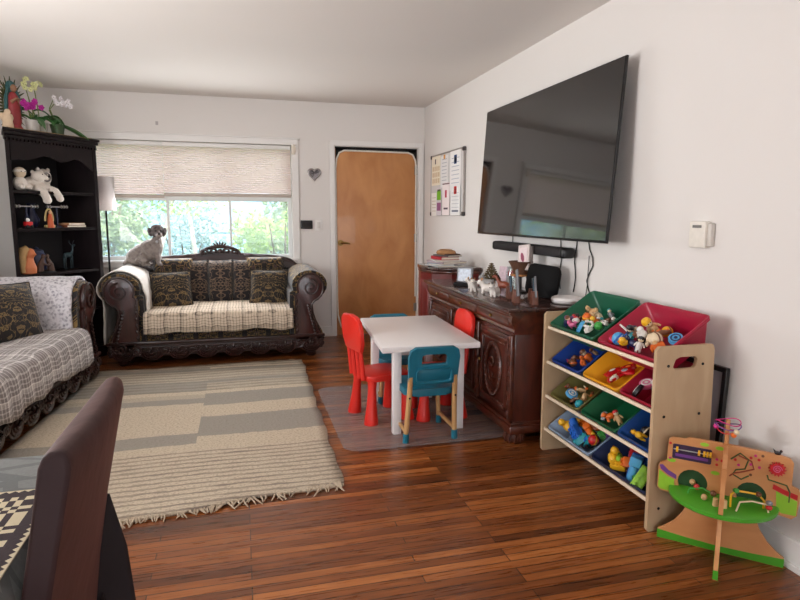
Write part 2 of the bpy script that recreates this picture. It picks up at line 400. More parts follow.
# ceiling / far wall small cove moulding above the bookcase
# ================================================================== OUTSIDE THE WINDOW
struct(B().box((0, YF+9, -.35), (40, 17.5, .1)), 'ground', plain('lawn', (96, 128, 60), .9, var=.2, scale=6), smooth=False)
def leafmat(name, a, b_):
    s = NT(name); oi = s.n('TexNoise', Vector=s.co(), Scale=9.0, Detail=2.0)
    c = s.ramp(oi.outputs[0], [(.3, L(*a)), (.7, L(*b_))])
    s.set(c, .55)
    tr = s.n('BsdfTranslucent', Color=c); mx = s.n('MixShader', i0=.35)
    s.link(s.b.outputs[0], mx.inputs[1]); s.link(tr.outputs[0], mx.inputs[2]); s.link(mx.outputs[0], s.out.inputs[0]); return s.m
M_bark = plain('bark', (110, 92, 74), .9, var=.2)
def bush(x, y, w, h, n, mat, label, seed, leaf=.07, name='garden_bush', cat='bush'):
    R = random.Random(seed); t = thing(name, label, cat, (x, y, -.3), 0)
    st = B()
    for k in range(6):
        a = R.uniform(0, 2*PI); q = R.uniform(.1, .35)*w
        st.tube([(0, 0, 0), (q*.4*math.cos(a), q*.4*math.sin(a), h*.4), (q*math.cos(a), q*math.sin(a), h*.85)], [.035, .022, .008], 6)
    st.out('stem', M_bark, t)
    f = B(); bm = f.bm
    cl = [(R.uniform(-.4, .4)*w, R.uniform(-.35, .35)*w, R.uniform(.15, .85)*h, R.uniform(.18, .34)*w) for _ in range(12)]
    for k in range(n):
        c = cl[k % 12]; d = Vector((R.gauss(0, 1), R.gauss(0, 1), R.gauss(0, 1))).normalized()
        p = Vector(c[:3])+d*c[3]*R.uniform(.5, 1.05)
        if p.z < .05: p.z = .05
        q = Euler((R.uniform(-1.3, 1.3), R.uniform(-1.3, 1.3), R.uniform(0, 6.28))).to_matrix(); l = leaf*R.uniform(.6, 1.3)
        vs = [bm.verts.new(p+q @ Vector(v)) for v in ((0, 0, 0), (l*.3, l*.5, l*.08), (0, l*1.15, 0), (-l*.3, l*.5, l*.08))]
        bm.faces.new(vs)
    f.out('foliage', mat, t, smooth=False); return t
G1 = leafmat('leaf_fresh_green', (132, 168, 84), (196, 216, 130)); G2 = leafmat('leaf_mid_green', (118, 142, 104), (178, 190, 152)); G3 = leafmat('leaf_blue_green', (120, 150, 150), (180, 204, 206))
bush(.55, YF+1.7, 1.1, 1.75, 2600, G1, 'bright yellow-green shrub outside the right window pane', 1, .08)
bush(.95, YF+3.6, 1.5, 2.7, 2600, G2, 'duller green tree crown rising behind the yellow-green shrub', 2, .11)
bush(-1.75, YF+2.0, 1.1, 2.3, 2200, G2, 'leafy green bush outside the left window pane', 3, .08)
bush(-3.1, YF+4.0, 2.0, 2.7, 2200, G1, 'tall light green bush at far left of the garden', 4, .1)
bush(-1.0, YF+5.6, 2.0, 1.75, 2400, G3, 'pale blue-green bush in front of the garden house', 5, .1)
bush(1.9, YF+5.0, 2.4, 3.2, 2400, G2, 'dark green tree at the right end of the garden', 6, .12)
t = thing('neighbour_house', 'pale blue clapboard house beyond the garden bushes', 'house', (-.9, YF+8.2, -.3))
s = NT('pale_blue_siding'); X, Y, Z = s.xyz(s.co()); fr = s.math('FRACT', s.math('DIVIDE', Z, .16))
s.set(s.mix(s.math('LESS_THAN', fr, .12), L(140, 184, 222), L(196, 216, 232)), .6)
B().box((0, .1, 1.7), (9, .2, 3.4)).out('wall', s.m, t, smooth=False)
B().prism([(-.9, 3.4), (9.1, 3.4), (4.1, 4.6)], -.4, .3).out('roof', plain('grey_shingle', (150, 150, 152), .9), t, smooth=False).location.x = -4.1
b = B()
for x in (-1.6, .6): b.box((x, -.02, 1.75), (.8, .05, 1.1))
b.bm.clear()
for x in (-1.6, .6): B().box((x, -.05, 1.75), (.68, .02, .98)).out('pane', plain('dark_pane', (150, 175, 195), .1), B().box((x, -.02, 1.75), (.8, .05, 1.1)).out('window', M_trim, t))
for i, x in enumerate((-1.35, -.62)):
    t = thing('slender_tree', ['slim pale trunk leaning beyond the left pane', 'slim pale trunk leaning beyond the middle pane'][i], 'tree', (x, YF+3.0+i*.5, -.3))
    d = (.55, -.2)[i]
    B().tube([(0, 0, 0), (d*.3, 0, .9), (d*.8, 0, 1.9), (d*1.2, .1, 3.2)], [.045, .035, .03, .015], 8).out('trunk', plain('pale_bark', (186, 182, 172), .8), t)
    b = B(); R = random.Random(i+40)
    for k in range(700):
        z = R.uniform(1.6, 3.3); p = Vector((d*z*.4+R.gauss(0, .28), R.gauss(0, .28), z)); q = Euler((R.uniform(-1, 1), R.uniform(-1, 1), R.uniform(0, 6.3))).to_matrix()
        b.bm.faces.new([b.bm.verts.new(p+q @ Vector(v)) for v in ((0, 0, 0), (.025, .04, 0), (0, .09, 0), (-.025, .04, 0))])
    b.out('foliage', G1, t, smooth=False)

# ================================================================== WINDOW BLINDS, WALL THINGS
def blindmat():
    s = NT('pleated_blind'); X, Y, Z = s.xyz(s.co())
    n = s.n('TexNoise', Vector=s.n('Mapping', Vector=s.co(), Scale=(.3, 1, 30)).outputs[0], Scale=3.0, Detail=2.0)
    c = s.mix(s.math('MULTIPLY', n.outputs[0], .8), L(232, 214, 206), L(240, 227, 221)); s.set(c, .9)
    tr = s.n('BsdfTranslucent', Color=L(232, 210, 204)); mx = s.n('MixShader', i0=.40)
    s.link(s.b.outputs[0], mx.inputs[1]); s.link(tr.outputs[0], mx.inputs[2]); s.link(mx.outputs[0], s.out.inputs[0]); return s.m
M_bl = blindmat()
for i, (x0, x1, lab) in enumerate(((WX0+.01, -.7065, 'pleated cream blind over the left part of the picture window'), (-.7055, WX1-.008, 'wide pleated cream blind over the right part of the picture window'))):
    zb = 1.492-.018*(i == 0); t = thing('pleated_blind', lab, 'blind', ((x0+x1)/2, YF-.0, zb)); wd = x1-x0
    rows = []; n = 44
    for k in range(n+1): rows.append([(-wd/2, .022-(k % 2)*.011, .02+(1.955-zb)*k/n), (wd/2, .022-(k % 2)*.011, .02+(1.955-zb)*k/n)])
    B().sheet(rows).out('pleated_fabric', M_bl, t, smooth=False)
    B().box((0, .016, 0), (wd, .03, .035), bev=.006).out('bottom_rail', plain('taupe_rail', (190, 176, 166), .5), t)
    B().box((0, .018, 1.975-zb), (wd, .045, .04), bev=.005).out('head_rail', M_trim, t)
# heart ornament
t = thing('heart_ornament', 'small silver heart-shaped wall ornament between the window and the door', 'wall ornament', (.762, YF-.008, 1.72))
def heart(k, n=28): return [(k*(16*math.sin(a)**3)/17, k*(13*math.cos(a)-5*math.cos(2*a)-2*math.cos(3*a)-math.cos(4*a))/17) for a in [2*PI*i/n for i in range(n)]]
B().tube([(x, -.006, z) for x, z in heart(.068)], .009, 8, closed=True).out('rim', plain('silver_wire', (168, 162, 160), .3, .8), t)
b = B()
for i in range(7):
    R = random.Random(i); b.tube(spiral(R.uniform(-.035, .035), R.uniform(-.02, .03), .004, .022, R.uniform(0, 6), 1.2, -.006, 12), .0035, 5)
b.out('filigree', plain('dark_silver', (96, 90, 92), .35, .8), t)
B().prism(heart(.06), -.002, .002).out('backing', plain('pewter', (140, 134, 136), .4, .5), t)
t = thing('wall_thermostat', 'black rectangular touch panel on the wall beside the light switch', 'thermostat', (.673, YF, 1.198))
B().box((0, -.011, 0), (.125, .02, .088), bev=.006).out('housing', plain('black_plastic', (22, 21, 23), .35), t)
B().box((0, -.0225, 0), (.10, .002, .066)).out('screen', plain('black_screen', (14, 13, 16), .12), t)
t = thing('light_switch', 'white light switch plate beside the door frame', 'light switch', (.80, YF, 1.192))
B().box((0, -.004, 0), (.078, .008, .118), bev=.003).out('plate', M_trim, t)
B().box((0, -.010, 0), (.033, .008, .066), rot=(.08, 0, 0), bev=.002).out('rocker', plain('switch_white', (214, 208, 202), .4), t)
t = thing('contact_sensor', 'small cream sensor box on the top right corner of the window trim', 'sensor', (.548, YF-.026, 1.955))
B().box((0, -.012, 0), (.035, .024, .10), bev=.005).out('housing', plain('cream_plastic', (226, 214, 198), .45), t)
B().tube([(.0, -.026, .03), (.02, -.03, .02), (.025, -.03, -.03)], .004, 6).out('pull_cord', MC['cream_plastic'], t)
t = thing('adhesive_hook', 'tiny grey hook on the wall above the picture window', 'hook', (-.738, YF, 2.165))
B().box((0, -.003, 0), (.025, .005, .035), bev=.002).out('plate', plain('grey_plastic', (186, 178, 176), .5), t)
B().tube([(0, -.005, 0), (0, -.016, -.008), (0, -.018, .004)], .003, 6).out('hook_arm', MC['grey_plastic'], t)
# wall box on the right wall
t = thing('wall_keypad', 'small beige plastic alarm box on the white wall right of the television', 'wall box', (XR, 2.150, 1.220))
B().box((-.016, .012, 0), (.032, .095, .115), bev=.006).out('housing', plain('beige_plastic', (228, 221, 210), .45), t)
B().box((-.012, -.048, 0), (.022, .024, .098), bev=.004).out('side_cover', plain('light_beige_plastic', (204, 197, 188), .45), t)
B().box((-.033, .012, .035), (.003, .05, .012)).out('display_strip', plain('display_grey', (120, 116, 110), .3), t)
# whiteboard with its papers
t = thing('memo_whiteboard', 'silver-framed whiteboard hung on the right wall near the corner', 'whiteboard', (XR, 5.48, 1.60))
B().box((-.012, 0, 0), (.014, .93, .585)).out('board', plain('enamel_white', (226, 222, 220), .25, var=.01), t)
b = B()
for y in (-.462, .468): b.box((-.012, y, 0), (.022, .014, .60))
for z in (-.295, .295): b.box((-.012, .003, z), (.022, .93, .016))
b.out('frame', plain('brushed_aluminium', (170, 164, 160), .35, .8), t, bev=.003)
for y in (-.452, .458):
    for z in (-.286, .286):
        B().box((-.013, y, z), (.030, .045, .04), bev=.01).out('corner_cap', plain('dark_cap', (64, 58, 58), .5), t)
PN = [0]
def paper(y, z, wd, ht, lab, rgb=(238, 234, 230), marks=(), tilt=0):
    PN[0] += 1
    t = thing('pinned_paper', lab, 'paper', (XR-.0200-.0012*PN[0], y, z), (tilt, 0, 0), 'papers on the whiteboard')
    B().box((0, 0, 0), (.0008, wd, ht)).out('sheet', plain('paper_%d_%d_%d' % rgb, rgb, .8, var=.01), t, smooth=False)
    for (my, mz, mw, mh, c) in marks:
        B().box((-.0006, my, mz), (.0006, mw, mh)).out('printed_block', plain('ink_%d_%d_%d' % c, c, .7), t, smooth=False)
def lines(wd, ht, n, c, z0=None): return [(R.uniform(-.02, .02)*0, ht*.5-ht*(k+1)/(n+1), wd*.72, ht*.022, c) for k in range(n)]
R = random.Random(3)
paper(5.785, 1.745, .27, .29, 'cream chart sheet at the upper far side of the whiteboard', (238, 226, 204), [(y, z, .035, .045, (206, 178, 140)) for y in (-.09, -.03, .03, .09) for z in (-.1, -.04, .02)]+[(.02, .09, .03, .05, (70, 60, 60))])
paper(5.53, 1.72, .22, .30, 'grey printed sheet with an orange badge, upper middle of the whiteboard', (228, 224, 222), lines(.19, .30, 8, (170, 168, 176))+[(0, .14, .05, .04, (214, 150, 70))])
paper(5.22, 1.71, .28, .36, 'white printed sheet with a dark blue emblem at the near top of the whiteboard', (236, 232, 230), lines(.28, .3, 7, (176, 178, 190))+[(.0, .10, .07, .08, (40, 70, 120)), (0, .10, .035, .04, (230, 230, 235))])
paper(5.83, 1.41, .17, .23, 'narrow white note at the lower far corner of the whiteboard', (236, 230, 222), lines(.17, .2, 5, (176, 150, 110)))
paper(5.67, 1.435, .15, .27, 'leaflet with green and pink picture at the lower middle of the whiteboard', (214, 204, 208), [(0, .06, .12, .09, (120, 180, 40)), (.0, -.05, .12, .08, (150, 90, 130)), (0, .11, .1, .02, (90, 110, 70))])
paper(5.46, 1.455, .21, .31, 'pink-edged card with a red figure at the lower middle of the whiteboard', (238, 224, 222), [(0, .05, .05, .07, (190, 50, 80)), (0, -.09, .12, .018, (90, 70, 80)), (0, .145, .2, .012, (120, 90, 90))])
paper(5.2, 1.44, .26, .28, 'white sheet with a red square badge below the blue emblem sheet', (232, 230, 228), lines(.26, .2, 5, (180, 180, 186))+[(0, .09, .07, .07, (206, 60, 60)), (0, .09, .03, .035, (236, 226, 226)), (0, -.1, .17, .018, (110, 116, 130))])
# ================================================================== RUG AND FLOOR MAT
def rugmat():
    s = NT('rag_rug_weave'); X, Y, Z = s.xyz(s.co())
    nz = s.n('TexNoise', Vector=s.n('Mapping', Vector=s.co(), Scale=(4, 9, 1)).outputs[0], Scale=3.0, Detail=3.0)
    y = s.math('ADD', Y, s.math('MULTIPLY', s.math('SUBTRACT', nz.outputs[0], .5), .03))
    t = s.math('DIVIDE', y, 2.75)
    CR, GY, MD = L(203, 186, 162), L(154, 147, 136), L(184, 170, 150)
    q = lambda v: (v-2.48)/2.75
    right = s.ramp(t, [(0, CR), (q(3.31), CR), (q(3.47), GY), (q(3.83), CR), (q(4.06), GY), (q(4.34), CR), (q(4.42), MD), (q(4.62), GY), (q(4.72), MD), (q(4.98), GY), (q(5.04), CR), (q(5.12), MD)], 'CONSTANT')
    left = s.ramp(t, [(0, CR), (q(3.25), CR), (q(3.36), GY), (q(3.53), CR), (q(4.0), CR), (q(4.12), GY), (q(4.24), MD), (q(4.33), CR), (q(4.42), GY), (q(4.62), GY), (q(4.7), MD), (q(5.0), GY), (q(5.1), MD)], 'CONSTANT')
    c = s.mix(s.math('GREATER_THAN', X, -.28), left, right)
    st = s.math('LESS_THAN', s.math('FRACT', s.math('DIVIDE', y, .050)), .36)
    near = s.math('LESS_THAN', y, 3.26-2.48)
    st2 = s.math('LESS_THAN', s.math('FRACT', s.math('DIVIDE', y, .075)), .42)
    far = s.math('GREATER_THAN', y, 4.42-2.48)
    bk = s.n('TexNoise', Vector=s.n('Mapping', Vector=s.co(), Scale=(2.5, 10, 1)).outputs[0], Scale=2.2, Detail=2.0)
    c = s.mix(s.math('MULTIPLY', s.math('MULTIPLY', st, near), s.math('ADD', bk.outputs[0], .15)), c, L(120, 106, 98))
    c = s.mix(s.math('MULTIPLY', s.math('MULTIPLY', st2, far), s.math('MULTIPLY', bk.outputs[0], 1.15)), c, L(128, 118, 104))
    fl = s.n('TexNoise', Vector=s.n('Mapping', Vector=s.co(), Scale=(70, 130, 1)).outputs[0], Scale=1.0, Detail=2.0)
    c = s.mix(s.math('MULTIPLY', s.math('GREATER_THAN', fl.outputs[0], .55), .42), c, L(126, 112, 98))
    wv = s.n('TexWave', dict(bands_direction='Y'), Vector=s.co(), Scale=22.0, Distortion=1.5, Detail=2.0)
    c = s.mix(s.math('MULTIPLY', wv.outputs['Fac'], .22), c, L(140, 122, 104))
    s.set(c, .95); s.bump(s.math('ADD', wv.outputs['Fac'], fl.outputs[0]), .6, .008)
    return s.m
t = thing('area_rug', 'striped cream and grey woven rag rug on the wooden floor in front of the loveseat', 'rug', (0, 2.48, 0))
b = B(); n = 40; rows = []
R = random.Random(5)
for j in range(n+1):
    v = j/n; row = []
    yl = -.03+v*2.73; yr = .20+v*2.55
    for i in range(31):
        u = i/30
        x0 = -1.34+.16*v; x1 = .445+.055*v+.005*math.sin(v*23)+.006*math.sin(v*51)
        x = x0+(x1-x0)*u; y = yl+(yr-yl)*u
        y += .012*math.sin(u*17+1)*(1 if j in (0, n) else .3)
        row.append((x, y, .010+.003*math.sin(u*11+v*7)))
    rows.append(row)
b.sheet(rows); b.out('weave', rugmat(), t, solid=.014)
b = B()
for k in range(170):
    u = R.random(); x = -1.33+1.78*u; y = -.03+.23*u+.01
    l = R.uniform(.02, .07)*(1.6 if u > .86 and R.random() < .5 else 1); a = R.uniform(-.9, .9)
    b.tube([(x, y+.01, .012), (x+math.sin(a)*l*.5, y-l*.5, .012), (x+math.sin(a)*l*1.0+R.uniform(-.01, .01), y-l*.9, .005)], [.005, .004, .002], 5)
for k in range(90):
    u = R.random(); x = -1.17+1.66*u; y = 2.70+.05*u
    l = R.uniform(.02, .05); a = R.uniform(-.9, .9)
    b.tube([(x, y-.01, .012), (x+math.sin(a)*l, y+l, .006)], [.005, .002], 4)
tag(b.out('fringe', plain('rug_fringe', (176, 158, 136), .95, var=.15), t), kind='stuff')
def matplastic():
    s = NT('clear_vinyl'); t1 = s.n('BsdfTransparent'); t1.inputs[0].default_value = (.93, .93, .95, 1)
    s.set(L(190, 178, 176), .22); s.b.inputs['Specular IOR Level'].default_value = .7
    mx = s.n('MixShader', i0=.17); s.link(t1.outputs[0], mx.inputs[1]); s.link(s.b.outputs[0], mx.inputs[2]); s.link(mx.outputs[0], s.out.inputs[0]); return s.m
b = B(); pts = rrect(1.0, 1.27, .10, 6, 1.02, 3.70)
b.prism(pts, .001, .004, 'XY')
tag(b.out('floor_mat', matplastic(), smooth=False), 'clear plastic floor mat under the white play table', 'mat')

# ================================================================== CARVED SOFAS
M_dam = damask(); M_dam2 = damask('damask_centre', (26, 20, 24), (112, 92, 74), (116, 90, 92), .19, .8)
M_mah = wood('dark_mahogany', (26, 12, 10), (56, 27, 22), .38, 5, 'X', .25, 5)
M_mah2 = wood('red_mahogany', (38, 14, 11), (72, 31, 25), .32, 5, 'Z', .3, 5)
def make_sofa(W, label, cat, loc, rotz, name, D=.90, cush=5):
    """origin: floor, centre of the front; x along the width, front towards -y"""
    t = thing(name, label, cat, loc, rotz)
    aw = .36; inx = W/2-aw
    # base under the seat with upholstered rail
    B().box((0, D/2+.03, .235), (inx*2+.12, D-.10, .20), bev=.02).out('seat_base', M_dam, t)
    B().box((0, D/2-.09, .375), (inx*2+.01, D-.22, .14), bev=.045, seg=3).out('seat_cushion', M_dam, t)
    # carved apron
    b = B(); n = 64; top = []; bot = []
    per = .23; nb = max(2, round((W-.14)/per)); per = (W-.14)/nb
    for i in range(n+1):
        x = -W/2+.07+(W-.14)*i/n; ph = ((x+W/2-.07)/per) % 1
        bot.append((x, .055+.035*abs(math.cos(PI*ph))**1.5)); top.append((x, .205))
    b.prism(bot+top[::-1], -.012, .03)
    b.box((0, -.012, .205), (W-.10, .045, .028), bev=.01).box((0, -.014, .165), (W-.12, .02, .012), bev=.004)
    apr = b.out('apron', M_mah, t)
    b = B()                       # carved shells, scrolls and leaves on the apron
    for k in range(nb):
        cx = -W/2+.07+per*(k+.5)
        for q, rr in enumerate((.085, .062, .040, .020)):
            pts = [(cx+rr*math.cos(PI+PI*i/14), -.022-.006*q, .128+rr*.80*math.sin(PI+PI*i/14)) for i in range(15)]
            b.tube(pts, .010, 6)
        for sg in (-1, 1):
            b.tube(spiral(cx+sg*.103, .135, .030, .006, PI/2, 1.4, -.028, 18, sg), .0075, 6)
            b.ico((cx+sg*.055, -.026, .150), (.020, .012, .010), 1, (0, sg*.5, 0))
        b.ico((cx, -.03, .150), (.014, .014, .020), 1)
    b.out('apron_carving', M_mah, apr)
    # arms: rolled profile in the front plane, swept front to back
    for sg in (-1, 1):
        prof = [(0, .16), (0, .60)]
        rc = (.155, .665); r = .135
        for i in range(15):
            a = math.radians(200-i*(200+75)/14); prof.append((rc[0]+r*math.cos(a), rc[1]+r*math.sin(a)))
        prof += [(.165, .50), (.175, .42), (.205, .33), (.245, .24), (.262, .17), (.25, .12), (.0, .12)]
        prof = [(x*1.18, z) for x, z in prof]; P = [(sg*(inx+x), z) for x, z in prof]
        arm = B().prism(P if sg > 0 else P[::-1], .02, D-.06).out('arm', M_dam, t, ang=50)
        a_ = B()                    # wooden arm front following the scroll
        _ = [(sg*(inx+.045+(x-.045)*.90), .12+(z-.12)*.965 if z < .5 else z) for x, z in prof[1:-1]]
        fr = [(sg*(inx+x*.74+.052), z*.955+.010) for x, z in prof[:-1]]+[(sg*(inx+.052), .10)]
        a_.prism(fr if sg > 0 else fr[::-1], -.012, .03, bev=.006)
        a_.out('arm_front', M_mah2, arm, ang=50)
        c_ = B()
        edge = [(sg*(inx+x), -.012, z) for x, z in prof[1:17]]
        c_.tube([(sg*(inx+.05+(x-.0)*.74), -.012, z*.955+.01) for x, z in [(0, .12)]+prof[1:24]], .010, 7)
        c_.tube(spiral(sg*(inx+.187), .648, .078, .014, PI*.5, 1.6, -.020, 34, -sg), .008, 6)
        for i in range(13):         # beading and leaf carving down the outer edge
            u = i/12; z = .48-.35*u; x = .165+.085*u**1.1
            c_.ico((sg*(inx+x), -.022, z), (.020, .012, .013), 1, (0, sg*.6, 0))
        c_.tube(spiral(sg*(inx+.19), .155, .052, .010, PI, 1.5, -.026, 22, sg), .010, 6)
        c_.tube(spiral(sg*(inx+.075), .145, .045, .010, 0, 1.4, -.026, 20, -sg), .009, 6)
        for i in range(6): c_.ico((sg*(inx+.06), -.02, .25+i*.055), (.012, .01, .022), 1, (0, sg*.2, 0))
        c_.out('arm_carving', M_mah, arm)
        f_ = B(); f_.lathe([(.028, 0), (.045, .015), (.05, .035), (.038, .055), (.05, .075), (.045, .10)], (sg*(inx+.19), .06, 0), 14); f_.out('foot', M_mah, t)
        f_ = B(); f_.lathe([(.028, 0), (.045, .015), (.05, .035), (.038, .055), (.05, .075), (.045, .10)], (sg*(inx+.15), D-.14, 0), 14); f_.out('foot', M_mah, t)
    # back frame and crest rail
    B().box((0, D-.05, .45), (W-.24, .10, .62), bev=.02).out('back_frame', M_dam, t)
    hw = W/2-.20
    def zt(u):                     # camel-back outline
        a = abs(u)
        return .80+.10*(1-a**3)-.035*math.exp(-((a-.98)/.06)**2)+.018*math.cos(a*PI*2.2)*(1-a)
    b = B(); n = 48
    up = [(hw*(-1+2*i/n), zt(-1+2*i/n)) for i in range(n+1)]; dn = [(x, z-.075-.02*(1-abs(x/hw))) for x, z in up]
    b.prism(dn+up[::-1], D-.115, D-.035, bev=.012)
    b.tube([(x, D-.075, z+.002) for x, z in up], .022, 8)
    cr = b.out('crest_rail', M_mah, t)
    b = B()
    y = D-.08
    b.tube([(.19*math.cos(a), y, .885+.095*math.sin(a)**.8) for a in [PI*i/20 for i in range(21)]], .017, 8)
    for sg in (-1, 1):
        b.tube(spiral(sg*.145, .915, .048, .010, -PI/2, 1.5, y-.01, 24, sg), .0125, 7)
        b.tube(spiral(sg*.065, .935, .042, .010, 0 if sg > 0 else PI, 1.4, y-.01, 24, -sg), .0125, 7)
        b.tube([(sg*.23, y-.01, .885), (sg*.30, y-.014, .895), (sg*.40, y-.014, .875), (sg*.5, y-.012, .87)], [.02, .017, .013, .006], 7)
    for i in range(7):
        a = PI*(.15+.7*i/6); b.ico((.055*math.cos(a)*1.1, y, .955+.05*math.sin(a)), (.012, .014, .036), 1, (0, PI/2-a, 0))
    b.ico((0, y-.01, .93), (.028, .02, .03), 2)
    b.out('crest_carving', M_mah, cr)
    ws = [inx*2*q for q in (.25, .155, .19, .155, .25)]; x = -inx
    for k, wd in enumerate(ws):
        cx = x+wd/2; x += wd
        b = B(); b.pillow((cx, D-.20, .645), wd*1.06, .44, .17 if k % 2 == 0 else .14, (-.16, 0, 0), p=4)
        b.out('back_cushion', M_dam2 if k in (1, 2, 3) else M_dam, t)
    for sg in (-1, 1):
        b = B(); b.pillow((sg*inx*.70, D-.205, .815), inx*.60, .13, .19, (-.1, 0, 0), p=2.6); b.out('head_roll', M_dam, t)
    return t
LX, LYF = -.20, 5.36
love = make_sofa(1.95, 'two-seat black damask loveseat with carved dark wood frame below the window', 'loveseat', (LX, LYF, 0), 0, 'loveseat')
long_ = make_sofa(2.35, 'long carved black damask sofa along the left wall', 'sofa', (-1.24, 3.94, 0), math.radians(84.5), 'carved_sofa')
# ---- throws
M_pl = plaid('beige_plaid_throw', (208, 190, 168), (58, 46, 42), .026, .022, .30, .26)
M_pl2 = plaid('grey_white_throw', (132, 124, 122), (232, 226, 220), .030, .026, .26, .30)
def seat_throw(name, label, cat, prof, wd, mat, loc, rotz, side=0, hem=.02, seed=0):
    """prof: list of (y, z) down the seat, swept along x"""
    t = thing(name, label, cat, loc, rotz); rows = []; n = 60
    # resample profile
    P = [Vector((0, a, b_)) for a, b_ in prof]; D = []
    for a, b_ in zip(P, P[1:]):
        k = max(1, int((b_-a).length/.02)); D += [a.lerp(b_, i/k) for i in range(k)]
    D.append(P[-1]); m = len(D)
    for _ in range(3): D = [D[0]]+[(D[i-1]+D[i]*2+D[i+1])/4 for i in range(1, m-1)]+[D[-1]]
    for j, d in enumerate(D):
        row = []; f = j/(m-1)
        for i in range(n+1):
            u = -1+2*i/n; nz = noise.noise(Vector((u*4+seed, f*3, seed)))*.012
            wave = .010*math.sin(u*19+seed)*max(0, f-.6)/.4
            zz = d.z+nz+(-hem*(noise.noise(Vector((u*3+seed*2, 1, 2)))+.3) if j == m-1 else 0)
            row.append((u*wd/2, d.y-abs(wave)-.004+nz*.4, zz))
        rows.append(row)
    B().sheet(rows).out('cloth', mat, t, solid=.010); return t
seat_throw('seat_throw', 'beige plaid throw spread over the loveseat seat', 'throw', [(.60, .462), (.3, .462), (.03, .460), (-.012, .44), (-.022, .38), (-.02, .29)], 1.26, M_pl, (LX+.01, LYF, 0), 0, seed=1)
tl = seat_throw('seat_throw', 'grey and white checked throw hanging over the long sofa seat', 'throw', [(.62, .462), (.3, .462), (.02, .462), (-.04, .44), (-.055, .36), (-.06, .23)], 1.64, M_pl2, (-1.24, 3.94, 0), math.radians(84.5), seed=7, hem=.06)
# fringe on the long throw
def arm_throw(name, label, x_in, y0, y1, mat, loc, rotz, down_in, down_out, over=1.0, thick=.02, sgn=1, xs=1.18):
    t = thing(name, label, 'blanket', loc, rotz); rows = []; n = 22
    pr = [(-.008, .60-down_in), (-.012, .56), (.0, .64)]
    pr = [(-.012, .60-down_in+i*(down_in)/8) for i in range(9)]
    for i in range(15):
        a = math.radians(180-i*(180+40*over)/14); pr.append((.155+.152*math.cos(a), .668+.152*math.sin(a)))
    lx = pr[-1][0]
    pr += [(lx+.01*i/6, pr[23][1]-down_out*(i+1)/6) for i in range(6)]
    for j, (x, z) in enumerate(pr):
        row = []
        for i in range(n+1):
            y = y0+(y1-y0)*i/n; nz = .010*noise.noise(Vector((x*9, y*11, z*9)))+.006*math.sin(y*42)*(1 if j > 20 or j < 6 else .3)
            row.append((sgn*(x_in+x*xs-nz*(1 if x < .1 else -1)), y, z+nz*.5))
        rows.append(row)
    B().sheet(rows).out('cloth', mat, t, solid=thick); return t
def fuzzmat(name, a, b_):
    s = NT(name); n = s.n('TexNoise', Vector=s.co(), Scale=70.0, Detail=3.0); n2 = s.n('TexVoronoi', Vector=s.co(), Scale=38.0)
    f = s.math('ADD', s.math('MULTIPLY', n.outputs[0], .7), s.math('MULTIPLY', n2.outputs['Distance'], .5))
    s.set(s.ramp(f, [(.3, L(*a)), (.65, L(*b_))]), .95); s.bump(n.outputs[0], .7, .008); return s.m
arm_throw('folded_blanket', 'fluffy grey-white blanket folded over the far arm of the long sofa', 2.35/2-.36, .05, .62, fuzzmat('fluffy_blanket', (128, 124, 134), (214, 210, 214)), (-1.24, 3.94, 0), math.radians(84.5), .16, .10, xs=1.18)
arm_throw('arm_cover', 'cream cloth draped over the left arm of the loveseat', 1.95/2-.36, .06, .62, plain('cream_cloth', (206, 198, 190), .9, bump=.3, var=.04), (LX, LYF, 0), 0, .26, .38, sgn=-1, thick=.008)
# ---- pillows
def pillow(label, c, wd, rot, mat=M_dam, th=.15):
    t = thing('throw_pillow', label, 'pillow', c, rot)
    B().pillow((0, 0, 0), wd, wd, th).out('pillow_cover', mat, t)
    s = wd/2*.985; pts = []
    n = 10
    for (a, b_) in (((-1, -1), (1, -1)), ((1, -1), (1, 1)), ((1, 1), (-1, 1)), ((-1, 1), (-1, -1))):
        for i in range(n):
            q = i/n; x = a[0]+(b_[0]-a[0])*q; z = a[1]+(b_[1]-a[1])*q
            pts.append((x*wd/2*(1-.06*(1-abs(z)**2)*abs(x)**4), 0, z*wd/2*(1-.06*(1-abs(x)**2)*abs(z)**4)))
    B().tube(pts, .006, 6, closed=True).out('piping', plain('dark_piping', (40, 32, 26), .8), t); return t
M_dp = damask('pillow_damask', (24, 19, 18), (120, 98, 62), (76, 60, 46), .21, 1.1)
pillow('square floral throw pillow at the left end of the loveseat', (LX-.43, LYF+.42, .60), .36, (-.26, -.03, .10), M_dp)
pillow('square floral throw pillow at the right end of the loveseat', (LX+.45, LYF+.42, .60), .36, (-.26, .03, -.12), M_dp)
pillow('dark floral throw pillow leaning on the long sofa beside the folded blanket', (-1.52, 4.46, .635), .42, (-.34, .06, math.radians(56)), M_dp, .17)

